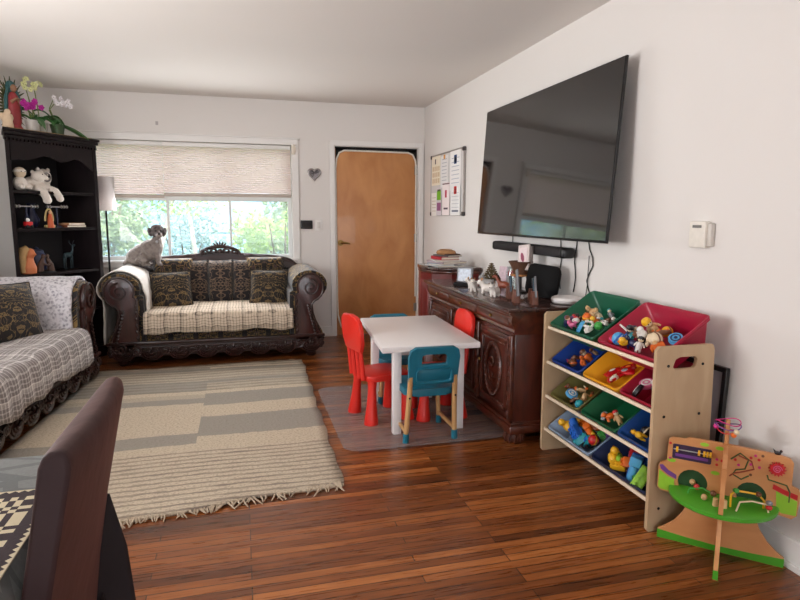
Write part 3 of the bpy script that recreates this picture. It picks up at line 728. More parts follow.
# ================================================================== DOG
def dog():
    t = thing('dog', 'small grey curly-haired dog sitting on top of the loveseat back', 'dog', (-.82, 6.02, .815), 0); t.scale = (1.12, 1.12, 1.12)
    b = B(); E = b.ico        # body in profile: rump left, chest right, head turned to the room
    E((-.115, .01, .075), (.085, .075, .078), 3); E((-.07, 0, .10), (.09, .068, .085), 3, (0, -.6, 0)); E((-.01, -.005, .135), (.085, .062, .085), 3, (0, -.8, 0))
    E((.035, -.01, .155), (.062, .058, .085), 3); E((.05, -.012, .205), (.042, .042, .06), 3)
    for sy, y in ((-1, -.04), (1, .035)):
        b.tube([(.045, y, .14), (.055, y-.004, .07), (.062, y-.008, .012)], [.030, .022, .019], 10); E((.075, y-.012, .010), (.028, .018, .013), 2)
        b.tube([(-.09, y*1.4, .08), (-.04, y*1.6, .04), (-.075, y*1.6, .012)], [.055, .034, .02], 10); E((-.03, y*1.6-.004, .010), (.038, .017, .013), 2)
    b.tube([(-.17, .01, .05), (-.205, -.01, .03), (-.215, -.03, .012)], [.026, .02, .014], 8)
    b.out('body', fuzzmat('pale_grey_curls', (112, 103, 99), (140, 130, 124)), t, remesh=.008, fuzz=.010)
    b = B(); E = b.ico; cx, cy, cz = .058, -.02, .285
    E((cx, cy, cz), (.054, .052, .050), 3); E((cx, cy, cz+.03), (.050, .048, .034), 3)
    b.tube([(cx+.012, cy-.035, cz-.012), (cx+.022, cy-.075, cz-.020)], [.030, .023], 10)
    hd = b.out('head', fuzzmat('dark_grey_curls', (58, 52, 52), (110, 102, 100)), t, remesh=.007, fuzz=.010)
    for sg in (-1, 1):
        b = B(); b.ico((cx+sg*.056, cy-.004, cz-.002), (.020, .027, .042), 2, (0, sg*.28, 0)); b.out('ear', fuzzmat('ear_curls', (52, 46, 46), (96, 88, 88)) if sg < 0 else bpy.data.materials['ear_curls'], hd, remesh=.006, fuzz=.008)
    b = B(); b.ico((cx+.022, cy-.072, cz-.028), (.028, .024, .022), 2); b.out('muzzle', plain('pale_muzzle', (150, 138, 132), .9, bump=.5), hd)
    b = B(); b.ico((cx+.026, cy-.096, cz-.014), (.011, .008, .008), 2); b.out('nose', plain('dog_nose', (16, 14, 14), .3), hd)
    for sg in (-1, 1): B().ico((cx+.014+sg*.021, cy-.049, cz+.008), .0075, 2).out('eye', plain('dog_eye', (12, 9, 8), .1), hd)
    B().ico((.058, -.066, .205), (.012, .006, .013), 2).out('collar_tag', plain('steel_tag', (180, 180, 184), .3, .9), t)
dog()

# ================================================================== FLOOR LAMP
t = thing('floor_lamp', 'floor lamp with white drum shade and thin black pole beside the bookcase', 'floor lamp', (-1.205, 6.10, 0))
B().lathe([(.12, 0), (.12, .015), (.02, .025), (.012, .04)], seg=28).out('base', plain('black_metal', (24, 22, 23), .4, .6), t)
B().cyl((0, 0, .03), (0, 0, 1.36), .009, seg=12).out('pole', MC['black_metal'], t)
def shade():
    s = NT('linen_shade'); n = s.n('TexNoise', Vector=s.co(), Scale=120.0); s.set(s.mix(n.outputs[0], L(206, 198, 196), L(224, 218, 216)), .9)
    tr = s.n('BsdfTranslucent', Color=L(222, 214, 210)); mx = s.n('MixShader', i0=.3); s.link(s.b.outputs[0], mx.inputs[1]); s.link(tr.outputs[0], mx.inputs[2]); s.link(mx.outputs[0], s.out.inputs[0]); return s.m
B().lathe([(.088, 1.33), (.086, 1.33), (.082, 1.64), (.084, 1.64), (.088, 1.33)], seg=36).out('lamp_shade', shade(), t)
B().tube([(.086, 0, 1.38), (0, 0, 1.37), (-.086, 0, 1.38)], .003, 6).tube([(0, .086, 1.38), (0, 0, 1.37), (0, -.086, 1.38)], .003, 6).out('spider', MC['black_metal'], t)
B().ico((0, 0, 1.44), (.028, .028, .04), 2).out('bulb', plain('bulb_white', (230, 228, 224), .2), t)
# ================================================================== BOOKCASE (set across the corner)
ANG = math.atan2(.66, .50)          # direction of its front, left end to right end
BK = (-1.712, 5.247)
M_esp = wood('espresso_wood', (14, 9, 11), (28, 19, 21), .4, 5, 'Z', .05, 6)
M_esp.node_tree.nodes['Principled BSDF'].inputs['Specular IOR Level'].default_value = .2
BWD, BH, BD = .82, 1.95, .33
t = thing('bookcase', 'tall dark espresso bookcase with scalloped top standing across the left corner', 'bookcase', (BK[0], BK[1], 0), ANG)
# local: x along the front 0..BWD, y depth 0..BD behind
KL, KR = .235, .12     # the sides slope back into the corner
B().prism([(0, 0), (.035, 0), (.035+KL, BD), (KL, BD)], 0, BH-.06, 'XY', bev=.003).out('side_panel', M_esp, t)
B().prism([(BWD-.035, 0), (BWD, 0), (BWD-KR, BD), (BWD-.035-KR, BD)], 0, BH-.06, 'XY', bev=.003).out('side_panel', M_esp, t)
B().box(((BWD+KL-KR)/2, BD-.008, BH/2-.03), (BWD-.04-KL-KR, .014, BH-.08)).out('back_panel', plain('dark_back_panel', (16, 14, 19), .6), t)
SH = [.10, .45, .80, 1.17, 1.47]
for i, z in enumerate(SH): B().prism([(.04, .012), (BWD-.04, .012), (BWD-.04-KR, BD-.016), (.04+KL, BD-.016)], z-.0125, z+.0125, 'XY', bev=.003).out('shelf', M_esp, t)
B().box((BWD/2, .01, .05), (BWD-.06, .03, .10), bev=.004).out('plinth', M_esp, t)
b = B(); n = 40; low = []
for i in range(n+1):
    u = i/n; a = abs(2*u-1)
    z = 1.765-.02-.055*max(0, (a-.55)/.45)**1.2+.018*math.cos(u*2*PI*2.5)
    low.append((.04+(BWD-.08)*u, z))
b.prism(low+[(BWD-.04, 1.87), (.04, 1.87)], .0, .022)
b.out('scalloped_valance', M_esp, t)
b = B(); 
for g, q0, q1 in ((.004, 1.87, 1.90), (.016, 1.90, 1.929), (.026, 1.929, 1.951)): b.prism([(-g, -g), (BWD+g, -g), (BWD-KR+g, BD), (KL-g, BD)], q0, q1, 'XY', bev=.005)
for i in range(27): b.box((.01+(BWD-.02)*i/26, -.008, 1.868), (.014, .014, .018))
b.out('cornice', M_esp, t)
M4 = Matrix.Translation((BK[0], BK[1], 0)) @ Matrix.Rotation(ANG, 4, 'Z')
def onb(x, y, z): return M4 @ Vector((x, y, z))
def btag(name, label, cat, x, y, z, rz=0, group=None, rot=None):
    return thing(name, label, cat, onb(x, y, z), rot if rot else (0, 0, ANG+rz), group)
Z3, Z4, Z2 = 1.17+.013, 1.47+.013, .80+.013
M_fur = plain('cream_plush', (214, 204, 194), .95, bump=.8, scale=90, var=.06); M_blk = plain('black_felt', (20, 18, 20), .9)
M_beige = plain('beige_plush', (196, 176, 150), .95, bump=.8, scale=90)
# big white bear lying with its legs hanging over the shelf edge
t = btag('teddy_bear', 'large white plush bear lying on the upper bookcase shelf with dangling paws', 'plush toy', .325, .12, Z4); t.scale = (.8, .8, .8)
b = B(); b.ico((-.02, .02, .075), (.11, .085, .078), 3); b.ico((.02, -.05, .02), (.09, .07, .06), 3)
b.tube([(-.05, -.05, .03), (-.03, -.135, -.02), (-.01, -.15, -.08)], [.045, .042, .04], 10); b.tube([(.08, -.05, .03), (.11, -.125, .0), (.14, -.14, -.06)], [.042, .04, .038], 10)
b.tube([(-.1, 0, .09), (-.17, -.05, .06), (-.20, -.08, .02)], [.035, .032, .03], 8)
b.ico((-.01, -.150, -.095), (.05, .035, .04), 2); b.ico((.145, -.14, -.075), (.042, .034, .036), 2)
b.out('body', M_fur, t, remesh=.009)
b = B(); b.ico((-.015, -.05, .150), (.068, .062, .056), 3); b.ico((.035, -.085, .140), (.034, .03, .026), 2); b.out('head', M_fur, t, remesh=.008)
for x, z in ((-.06, .19), (.03, .20)): B().ico((x, -.03, z), (.022, .014, .022), 2).out('ear', M_fur, t)
B().ico((.062, -.105, .150), (.014, .012, .012), 2).out('nose', M_blk, t)
for x in (-.01, .03): B().ico((x, -.108, .168), .006, 1).out('eye', M_blk, t)
t = btag('plush_doll', 'pale plush doll seated at the left end of the upper bookcase shelf', 'plush toy', .145, .07, Z4); t.scale = (.85,)*3
b = B(); b.ico((0, 0, .065), (.062, .055, .068), 3); b.tube([(.02, -.03, .04), (.07, -.07, .03)], [.028, .024], 8); b.tube([(-.02, -.03, .04), (-.03, -.08, .03)], [.028, .024], 8); b.out('body', M_fur, t, remesh=.008)
B().ico((0, -.01, .165), (.052, .048, .05), 3).out('head', M_beige, t)
B().lathe([(.0, .215), (.03, .208), (.052, .185), (.055, .168)], (0, -.005, 0), 18).out('hood', M_fur, t)
for x in (-.018, .018): B().ico((x, -.056, .172), .006, 1).out('eye', M_blk, t)
t = btag('round_plush', 'small round-faced white plush leaning at the back of the upper bookcase shelf', 'plush toy', .42, .16, Z4)
b = B(); b.ico((0, 0, .12), (.07, .04, .072), 3); b.ico((0, 0, .045), (.055, .04, .05), 2); b.out('body', M_fur, t, remesh=.008)
B().tube([(.032*math.cos(a), -.042, .12+.034*math.sin(a)) for a in [2*PI*i/16 for i in range(16)]], .006, 6, closed=True).out('face_ring', plain('grey_felt', (132, 124, 122), .9), t)
for x in (-.045, .045): B().ico((x, 0, .182), (.018, .012, .02), 1).out('ear', M_fur, t)
# metal stand of rods with knobs
M_sil = plain('satin_silver', (176, 172, 172), .3, .8); M_navy = plain('navy_glaze', (30, 34, 64), .3)
for i, (x, lab) in enumerate(((.20, 'silver rod ornament with a knobbed end, left of the orange figurine'), (.47, 'silver rod ornament with a knobbed end, right of the orange figurine'))):
    t = btag('rod_ornament', lab, 'ornament', x, .10, Z3)
    B().lathe([(.035, 0), (.035, .01), (.008, .02), (.006, .17)], seg=16).out('stand', M_navy, t)
    B().cyl((-.085, -.01, .175), (.085, -.01, .175), .006, seg=10).out('rod', M_sil, t)
    for x2 in (-.09, -.065, .04, .065, .09): B().ico((x2, -.01, .175), (.012, .015, .017), 1).out('knob', M_sil, t)
t = btag('navy_vase', 'dark blue fluted vase behind the rod ornaments on the bookcase', 'vase', .33, .22, Z3)
B().lathe([(.03, 0), (.05, .03), (.055, .07), (.03, .13), (.022, .17), (.034, .2)], seg=20).out('vase_body', M_navy, t)
t = btag('saint_figurine', 'small figurine in an orange robe within a gilded arch, middle bookcase shelf', 'figurine', .375, .06, Z3)
B().lathe([(.028, 0), (.03, .012), (.024, .03), (.020, .07), (.013, .105), (.008, .115)], seg=14).out('robe', plain('orange_robe', (196, 92, 50), .5), t)
B().ico((0, -.002, .127), .014, 2).out('head', plain('figurine_skin', (206, 160, 124), .5), t)
B().tube([(.036*math.cos(a), .014, .055+.10*math.sin(a)) for a in [PI*i/14 for i in range(15)]], .008, 6).box((0, .012, .012), (.085, .03, .024), bev=.005).out('arch', plain('pale_gilt', (196, 176, 120), .4, .3), t)
t = btag('toy_wagon', 'little red toy wagon on the middle bookcase shelf', 'toy', .165, .045, Z3)
B().box((0, 0, .035), (.06, .04, .035), bev=.006).out('wagon_body', plain('toy_red', (186, 30, 34), .35), t)
b = B()
for x in (-.022, .022):
    for y in (-.022, .022): b.cyl((x, y-.004, .013), (x, y+.004, .013), .013, seg=12)
b.out('wheel', M_blk, t)
B().ico((0, 0, .066), (.016, .014, .016), 2).out('load', plain('white_toy', (226, 222, 216), .5), t)
for i, (lab, rgb, z, wd) in enumerate((('wider brown book lying at the bottom of the pair on the middle bookcase shelf', (120, 66, 44), 0, .19), ('thin tan book lying on top of the pair on the middle bookcase shelf', (186, 142, 104), .019, .17))):
    t = btag('book', lab, 'book', .61, .11, Z3+z, .05*i, 'books on the bookcase')
    B().box((0, 0, .009), (wd, .13, .018), bev=.002).out('cover', plain('cover_%d' % i, rgb, .6), t); B().box((0, -.004, .009), (wd-.008, .13, .012)).out('pages', plain('page_paper', (222, 212, 194), .8), t)
# lower shelf
t = btag('bust_figurine', 'tan and orange bust of a person with braided hair, lower bookcase shelf', 'figurine', .155, .065, Z2)
b = B(); b.tube([(0, 0, 0), (0, 0, .05), (.005, 0, .10), (.01, -.005, .135)], [.055, .06, .04, .028], 14); b.ico((.014, -.008, .165), (.036, .04, .045), 3); b.tube([(.03, -.045, .158), (.036, -.055, .152)], [.012, .007], 6)
b.out('body', plain('terracotta', (188, 108, 66), .6), t, remesh=.007)
b = B(); b.tube([(.0, .0, .205), (-.03, .005, .19), (-.045, .01, .14), (-.05, .0, .07), (-.055, -.01, .01)], [.03, .038, .034, .028, .02], 10); b.out('hair', plain('straw_hair', (176, 140, 92), .8, bump=.5), t)
t = btag('blue_jar', 'dark blue lidded jar on the lower bookcase shelf', 'jar', .33, .2, Z2)
B().lathe([(.05, 0), (.08, .04), (.085, .10), (.06, .15), (.05, .16)], seg=22).out('jar_body', plain('slate_blue', (52, 60, 88), .35), t); B().lathe([(.056, .16), (.05, .178), (.02, .19), (.012, .205), (0, .21)], seg=20).out('lid', MC['slate_blue'], t)
t = btag('couple_figurine', 'brown figurine of two leaning figures on the lower bookcase shelf', 'figurine', .305, .07, Z2)
b = B()
for sg in (-1, 1): b.tube([(sg*.05, 0, 0), (sg*.045, 0, .06), (sg*.02, 0, .115)], [.03, .026, .016], 10); b.ico((sg*.018, -.004, .135), (.018, .018, .022), 2)
b.tube([(-.04, -.01, .08), (0, -.03, .06), (.04, -.01, .08)], .011, 8); b.out('body', plain('dark_bronze', (76, 54, 44), .45, .2), t, remesh=.006)
B().cyl((0, 0, 0), (0, 0, .012), .075, seg=24).out('base', M_blk, t)
t = btag('deer_figurine', 'thin dark standing deer figurine on the lower bookcase shelf', 'figurine', .545, .10, Z2)
b = B(); b.ico((0, 0, .13), (.045, .02, .024), 2)
for x in (-.032, .032):
    for y in (-.011, .011): b.tube([(x, y, .12), (x*1.05, y, .06), (x, y, 0)], [.010, .006, .005], 6)
b.tube([(.035, 0, .135), (.05, 0, .17), (.052, 0, .205)], [.015, .010, .011], 8); b.ico((.062, 0, .212), (.022, .011, .011), 2); b.out('body', plain('dark_teal_bronze', (36, 54, 60), .4, .3), t, remesh=.005)
for y in (-.01, .01): B().tube([(.048, y, .215), (.04, y*2.2, .235), (.046, y*3, .255)], .003, 5).out('antler', MC['dark_teal_bronze'], t)
# ------------------------------------------------------------------ top of the bookcase
ZT = 1.951
t = btag('lace_runner', 'tan woven runner lying along the bookcase top', 'runner', 0, 0, ZT)
b = B(); b.prism([(.03, .0), (.79, .0), (.695, .26), (.22, .26)], 0, .006, 'XY'); b.out('cloth', plain('tan_weave', (182, 146, 96), .9, bump=.6), t)
ZT += .0065
t = btag('robed_statue', 'robed statue with teal cloak, red dress and spiky sunburst halo on the bookcase top', 'statue', .19, .13, ZT); t.scale = (1.22,)*3
B().lathe([(.045, 0), (.048, .015), (.036, .03), (.042, .06), (.040, .15), (.032, .215), (.012, .24)], seg=20, sc=(1, .8, 1)).out('red_dress', plain('crimson_glaze', (156, 56, 60), .5), t)
b = B()
for sg in (-1, 1): b.tube([(sg*.028, .012, .02), (sg*.045, .008, .12), (sg*.040, .005, .21), (sg*.018, .006, .285)], [.018, .022, .020, .012], 10, flat=.6)
b.ico((0, .014, .27), (.034, .026, .044), 2); b.out('teal_cloak', plain('teal_glaze', (54, 96, 98), .5), t)
B().ico((0, -.012, .262), (.020, .018, .026), 2).out('head', plain('statue_skin', (150, 110, 84), .5), t)
B().tube([(-.03, -.02, .17), (-.006, -.042, .195), (.006, -.042, .195), (.03, -.02, .17)], [.012, .008, .008, .012], 8).out('joined_hands', MC['statue_skin'], t)
b = B()
for i in range(34):
    a = math.radians(-62+304*i/33); ca, sa = math.cos(a), math.sin(a); ln = 1.0 if i % 2 == 0 else .82
    p0 = Vector((ca*.05, .028, .16+sa*.11)); p1 = Vector((ca*.118*ln, .03, .165+sa*.178*ln)); b.cyl(p0, p1, .0085, .002, seg=6)
b.tube([(.052*math.cos(a), .028, .16+.112*math.sin(a)) for a in [2*PI*i/30 for i in range(30)]], .006, 6, closed=True)
b.out('sunburst_halo', plain('dull_gilt', (92, 92, 62), .45, .5), t)
t = btag('angel_figurine', 'small cream and tan figurine at the left end of the bookcase top', 'figurine', .075, .05, ZT)
b = B(); b.tube([(0, 0, 0), (0, 0, .05), (0, 0, .10)], [.042, .034, .02], 12); b.ico((0, -.004, .12), .024, 2); b.ico((-.035, .01, .08), (.022, .012, .034), 2); b.ico((.035, .01, .08), (.022, .012, .034), 2); b.out('body', plain('cream_bisque', (216, 190, 160), .6), t, remesh=.006)
def orchid(label, x, y, stems, rgb, cen, seed, leafs, pot=(200, 196, 190)):
    R = random.Random(seed); t = btag('potted_orchid', label, 'orchid', x, y, ZT, 0); t.scale = (1.36,)*3
    B().lathe([(.032, 0), (.036, .03), (.042, .062), (.044, .066), (.036, .066), (.030, .05)], seg=18).out('pot', plain('pot_%d' % seed, pot, .4), t)
    B().cyl((0, 0, .035), (0, 0, .056), .034, seg=14).out('soil', plain('soil', (50, 38, 30), .95), t)
    for (a, ln, wd, lift) in leafs:
        b = B(); rows = []
        for k in range(9):
            u = k/8; q = u*ln; z = .06+lift*math.sin(min(1, u*1.2)*PI*.5)-.09*u*u*(1 if lift < .1 else .3); ww = wd*math.sin(PI*min(1, .08+u*.92))**.7
            c = Vector((math.cos(a)*q, math.sin(a)*q, z)); sd = Vector((-math.sin(a), math.cos(a), 0))
            rows.append([c-sd*ww+Vector((0, 0, .012)), c, c+sd*ww+Vector((0, 0, .012))])
        b.sheet(rows).out('leaf', plain('orchid_leaf', (58, 104, 52), .4, var=.1), t, solid=.003, sub=1)
    for (pts, nf) in stems:
        P = [Vector(p) for p in pts]
        fs = B().tube(P, .0035, 6).out('flower_stem', plain('stem_green', (112, 124, 70), .5), t)
        for k in range(nf):
            u = k/max(1, nf-1); c = P[-1].lerp(P[-2], u*1.0)+Vector((R.uniform(-.022, .022), R.uniform(-.03, 0), R.uniform(-.018, .018)))
            b = B(); q = Euler((R.uniform(-.5, .5)+PI/2, R.uniform(-.4, .4), R.uniform(-.6, .6))).to_matrix()
            for m in range(5):
                aa = 2*PI*m/5+.3; sd = Vector((math.cos(aa), math.sin(aa), 0)); nn = Vector((-math.sin(aa), math.cos(aa), 0)); r = .0185
                vs = [c+q @ v for v in (Vector((0, 0, 0)), sd*r*.55-nn*r*.42+Vector((0, 0, .003)), sd*r+Vector((0, 0, .001)), sd*r*.55+nn*r*.42+Vector((0, 0, .003)))]
                b.bm.faces.new([b.bm.verts.new(v) for v in vs])
            b.ico(c+q @ Vector((0, 0, .004)), .006, 1)
            b.out('flower', [plain('petal_%d' % seed, rgb, .6), ], fs, smooth=False, solid=.002)
    return t
orchid('magenta orchid beside the robed statue on the bookcase top', .31, .09, [([(0, 0, .05), (-.02, -.01, .10), (-.05, -.02, .135), (-.075, -.03, .145)], 8), ([(0, 0, .05), (.0, -.01, .11), (-.01, -.02, .145), (.01, -.03, .16)], 9)], (176, 28, 142), None, 11, [(-.5, .13, .026, .05), (2.6, .12, .025, .06), (-1.6, .11, .026, .03), (.8, .11, .024, .08)])
orchid('pale yellow-green orchid with tall stems at the middle of the bookcase top', .43, .16, [([(0, 0, .05), (-.05, 0, .15), (-.085, -.01, .26), (-.09, -.02, .30)], 7), ([(0, 0, .05), (-.01, 0, .16), (-.03, -.01, .27), (-.02, -.02, .30)], 7)], (216, 216, 160), None, 12, [(-1.3, .15, .032, .07), (-.2, .15, .03, .09), (2.4, .13, .03, .10), (-2.2, .15, .032, .05)])
orchid('white orchid with an arching spray at the right end of the bookcase top', .555, .12, [([(0, 0, .05), (-.045, 0, .16), (-.02, -.01, .22), (.08, -.03, .18)], 9), ([(0, 0, .05), (-.04, .01, .15), (-.01, -.01, .20), (.05, -.02, .21)], 6)], (232, 226, 228), None, 13, [(-.4, .20, .032, -.02), (-1.0, .18, .03, .0), (-2.4, .15, .032, .06), (2.4, .13, .028, .1)], (70, 92, 60))
# ================================================================== PLAY TABLE AND CHAIRS
M_wlam = plain('white_laminate', (232, 226, 224), .3, var=.008)
t = thing('play_table', 'white rectangular play table surrounded by small red and teal chairs', 'table', (0, 0, 0))
b = B(); tp = [(.735, 3.09), (1.32, 3.10), (1.362, 4.05), (.805, 4.055)]
b.prism(tp, .541, .575, 'XY', bev=.004); b.out('tabletop', M_wlam, t)
b = B(); b.box((1.06, 3.285, .51), (.40, .02, .06)).box((1.07, 3.90, .51), (.40, .02, .06)).box((.865, 3.60, .51), (.02, .62, .06)).box((1.262, 3.60, .51), (.02, .62, .06)); b.out('apron', M_wlam, t, bev=.002)
for x, y in ((.868, 3.285), (1.262, 3.285), (.880, 3.92), (1.270, 3.92)):
    B().box((x, y, .2705), (.05, .05, .541), bev=.004).out('leg', M_wlam, t)
M_red = plain('red_plastic', (214, 40, 28), .38, var=.02); M_teal = plain('teal_plastic', (20, 104, 126), .42, var=.02); M_beech = wood('beech_leg', (178, 132, 82), (208, 164, 112), .45, 4, 'Z', 0, 5)
def red_chair(label, loc, rz):
    t = thing('toddler_chair', label, 'chair', loc, rz, 'red toddler chairs')     # faces +x locally, back at x=0
    b = B(); b.prism(rrect(.30, .30, .05, 5, .155, 0), .270, .305, 'XY', bev=.008); b.out('seat', M_red, t)
    b = B()
    pts = [(-.115, .46), (.115, .46), (.15, .52), (.155, .60), (.14, .655), (.10, .682), (0, .69), (-.10, .682), (-.14, .655), (-.155, .60), (-.15, .52)]
    for v in pts: pass
    b.M = Matrix.Translation((.02, 0, 0)) @ Matrix.Rotation(-.10, 4, 'Y') @ Matrix.Translation((-.0, 0, 0)) @ Matrix.Rotation(PI/2, 4, 'Z')
    b.prism(pts, -.014, .016, 'XZ', bev=.007)
    b.out('backrest', M_red, t)
    b = B(); b.M = Matrix.Translation((.02, 0, 0)) @ Matrix.Rotation(-.10, 4, 'Y')
    for y in (-.095, -.035, .035, .095): b.tube([(.002, y, .28), (.0, y*1.02, .47)], [.017, .013], 8)
    b.out('spindle', M_red, t)
    for x in (.045, .265):
        for sy in (-1, 1):
            sx = -1 if x < .15 else 1
            b = B(); b.lathe([(.044, 0), (.045, .01), (.040, .05), (.030, .14), (.026, .22), (.030, .275)], seg=18)
            for v in b.bm.verts: v.co.x += x+sx*.018*(1-v.co.z/.27); v.co.y += sy*(.115+.022*(1-v.co.z/.27))
            b.out('leg', M_red, t)
    return t
red_chair('red plastic toddler chair at the left side of the play table by the rug', (.700, 3.60, 0), .20)
red_chair('red plastic toddler chair between the play table and the sideboard', (1.375, 3.60, 0), PI+.0)
def teal_chair(label, loc, rz):
    t = thing('school_chair', label, 'chair', loc, rz, 'teal school chairs')     # faces +y locally, back at y=0
    b = B(); b.prism(rrect(.30, .32, .06, 5, 0, .15), .272, .315, 'XY', bev=.012); b.out('seat', M_teal, t)
    b = B(); M0 = Matrix.Translation((0, .035, 0)) @ Matrix.Rotation(.17, 4, 'X'); b.M = M0
    # back shell with a hand slot: upper, lower and side pieces of one mesh
    outer = [(-.145, .355), (-.152, .52), (-.142, .562), (-.11, .58), (.11, .58), (.142, .562), (.152, .52), (.145, .355)]
    inner = [(-.085, .455), (-.085, .50), (-.075, .515), (-.06, .52), (.06, .52), (.075, .515), (.085, .50), (.085, .455)]
    inn = [(-.072, .478), (-.074, .52), (-.068, .532), (-.055, .538), (.055, .538), (.068, .532), (.074, .52), (.072, .478)]
    bm = b.bm
    def ringmesh(y0, y1):
        O0 = [bm.verts.new((x, y0, z)) for x, z in outer]; O1 = [bm.verts.new((x, y1, z)) for x, z in outer]
        I0 = [bm.verts.new((x, y0, z)) for x, z in inn]; I1 = [bm.verts.new((x, y1, z)) for x, z in inn]
        n = 8
        for i in range(n):
            j = (i+1) % n
            bm.faces.new((O0[i], O0[j], I0[j], I0[i])); bm.faces.new((O1[j], O1[i], I1[i], I1[j]))
            bm.faces.new((O0[j], O0[i], O1[i], O1[j])); bm.faces.new((I0[i], I0[j], I1[j], I1[i]))
        b._fin(O0+O1+I0+I1)
    ringmesh(-.012, .012)
    b.box((0, -.013, .415), (.21, .01, .085), bev=.02)
    b.out('backrest', M_teal, t, bev=.004)
    for sx in (-1, 1):
        b = B(); b.tube([(sx*.132, -.035, .40), (sx*.138, -.012, .22), (sx*.148, .005, .045)], .015, 10); lg = b.out('leg', M_beech, t)
        B().cyl((sx*.1485, .005, 0), (sx*.147, .004, .055), .019, .018, seg=14).out('foot_cap', M_teal, lg)
        b = B(); b.tube([(sx*.125, .25, .27), (sx*.135, .27, .15), (sx*.146, .285, .045)], .014, 10); lg = b.out('leg', M_beech, t)
        B().cyl((sx*.1465, .286, 0), (sx*.145, .284, .05), .018, .017, seg=14).out('foot_cap', M_teal, lg)
        B().box((sx*.147, .145, .065), (.016, .27, .022), bev=.004).out('side_rail', M_beech, t)
        B().cyl((sx*.137, -.036, .275), (sx*.137, -.026, .275), .006, seg=10).out('bolt', M_blk, t)
    return t
teal_chair('teal school chair with wooden legs at the near end of the play table', (1.03, 3.12, 0), 0)
teal_chair('teal school chair at the far end of the play table, mostly hidden behind it', (1.05, 4.14, 0), PI)

# ================================================================== SIDEBOARD AND CORNER CABINET
M_sb = wood('sideboard_mahogany', (50, 20, 12), (98, 46, 28), .28, 4, 'Y', .4, 5); M_sbz = wood('sideboard_mahogany_upright', (48, 18, 12), (92, 40, 26), .3, 4, 'Z', .35, 5)
M_top = wood('sideboard_top_wood', (44, 26, 24), (84, 54, 46), .22, 4, 'Y', .5, 5)
t = thing('sideboard', 'long carved red-brown sideboard against the right wall under the television', 'sideboard', (1.70, 3.70, 0))
Y0, Y1 = -.75, .75
B().box((-.02, 0, .780), (.55, 1.56, .022), bev=.006).out('top', M_top, t)
b = B(); 
prof = [(-.275, .770), (-.278, .755), (-.262, .745), (-.268, .715), (-.252, .680), (-.245, .668), (-.252, .655), (-.235, .64), (.23, .64), (.23, .770)]
b.prism([(x, z) for x, z in prof], Y0-.012, Y1+.012, 'XZ'); b.out('cornice', M_sb, t)
for y, wd in ((-.50, .46), (0, .5), (.50, .46)):
    b = B(); b.box((-.262, y, .712), (.02, wd, .048), bev=.008); df = b.out('drawer_front', M_sb, t)
    B().ico((-.278, y, .712), .010, 2).out('drawer_knob', M_brass, df)
B().box((0, 0, .365), (.46, 1.48, .56), bev=.006).out('body', M_sbz, t)
b = B(); b.box((-.01, 0, .085), (.50, 1.53, .05), bev=.012).box((-.005, 0, .118), (.485, 1.51, .02), bev=.006); b.out('base_moulding', M_sb, t)
for k, y in enumerate((-.50, 0, .50)):
    b = B(); b.box((-.236, y, .385), (.022, .44, .47), bev=.006); dr = b.out('door', M_sbz, t)
    b = B()
    for yy, sz in ((y-.18, (.014, .035, .42)), (y+.18, (.014, .035, .42))): b.box((-.250, yy, .385), sz, bev=.005)
    for zz in (.185, .585): b.box((-.250, y, zz), (.014, .39, .035), bev=.005)
    for i in range(12):
        for zz in (.205, .565): b.ico((-.255, y-.15+.3*i/11, zz), (.006, .011, .008), 1)
    b.out('door_frame_moulding', M_sb, dr)
    b = B(); pts = [(-.252, y+.105*math.cos(a), .385+.155*math.sin(a)) for a in [2*PI*i/40 for i in range(40)]]
    b.tube(pts, .013, 7, closed=True)
    for i in range(30):
        a = 2*PI*i/30; b.ico((-.262, y+.105*math.cos(a), .385+.155*math.sin(a)), (.008, .010, .012), 1)
    b.ico((-.246, y, .385), (.014, .082, .130), 3)
    b.tube([(-.262, y+p[0], p[2]) for p in spiral(0, .42, .04, .008, 0, 1.3, 0, 18)], .007, 6); b.tube([(-.262, y+p[0], p[2]) for p in spiral(0, .34, .04, .008, PI, 1.3, 0, 18)], .007, 6)
    b.out('oval_medallion', M_sb, dr)
    B().ico((-.262, y+(.19 if k else .19), .40), .011, 2).out('door_knob', M_brass, dr)
for y in (-.73, -.25, .25, .73):
    b = B(); b.box((-.245, y, .385), (.03, .035, .50), bev=.008)
    for i in range(8): b.ico((-.262, y, .18+i*.058), (.006, .011, .022), 1)
    b.out('pilaster', M_sb, t)
for x in (-.20, .20):
    for y in (-.70, .70):
        b = B(); b.lathe([(.035, 0), (.050, .01), (.056, .03), (.048, .05), (.052, .062)], (x, y, 0), 16)
        for i in range(10): b.tube([(x+.05*math.cos(i*.628), y+.05*math.sin(i*.628), .005), (x+.058*math.cos(i*.628), y+.058*math.sin(i*.628), .03), (x+.05*math.cos(i*.628), y+.05*math.sin(i*.628), .055)], .008, 5)
        b.out('bun_foot', M_sb, t)
ST = .7915
t = thing('corner_cabinet', 'taller red-brown bow-fronted cabinet in the far right corner beyond the sideboard', 'cabinet', (1.70, 4.87, 0))
oc = [(.24, -.30), (.24, .30), (-.02, .30), (-.17, .20), (-.21, 0), (-.17, -.20), (-.02, -.30)]
B().prism([(x*.94, y*.94) for x, y in oc], .05, .84, 'XY').out('body', wood('cherry_cabinet', (84, 22, 20), (120, 40, 34), .35, 4, 'Z', .3, 5), t, smooth=False)
B().prism(oc, .84, .868, 'XY', bev=.006).out('top', M_top, t)
for q0, q1 in ((0, .06), (.815, .84)): B().prism([(x*.97, y*.97) for x, y in oc], q0, q1, 'XY', bev=.004).out('moulding', M_sb, t)
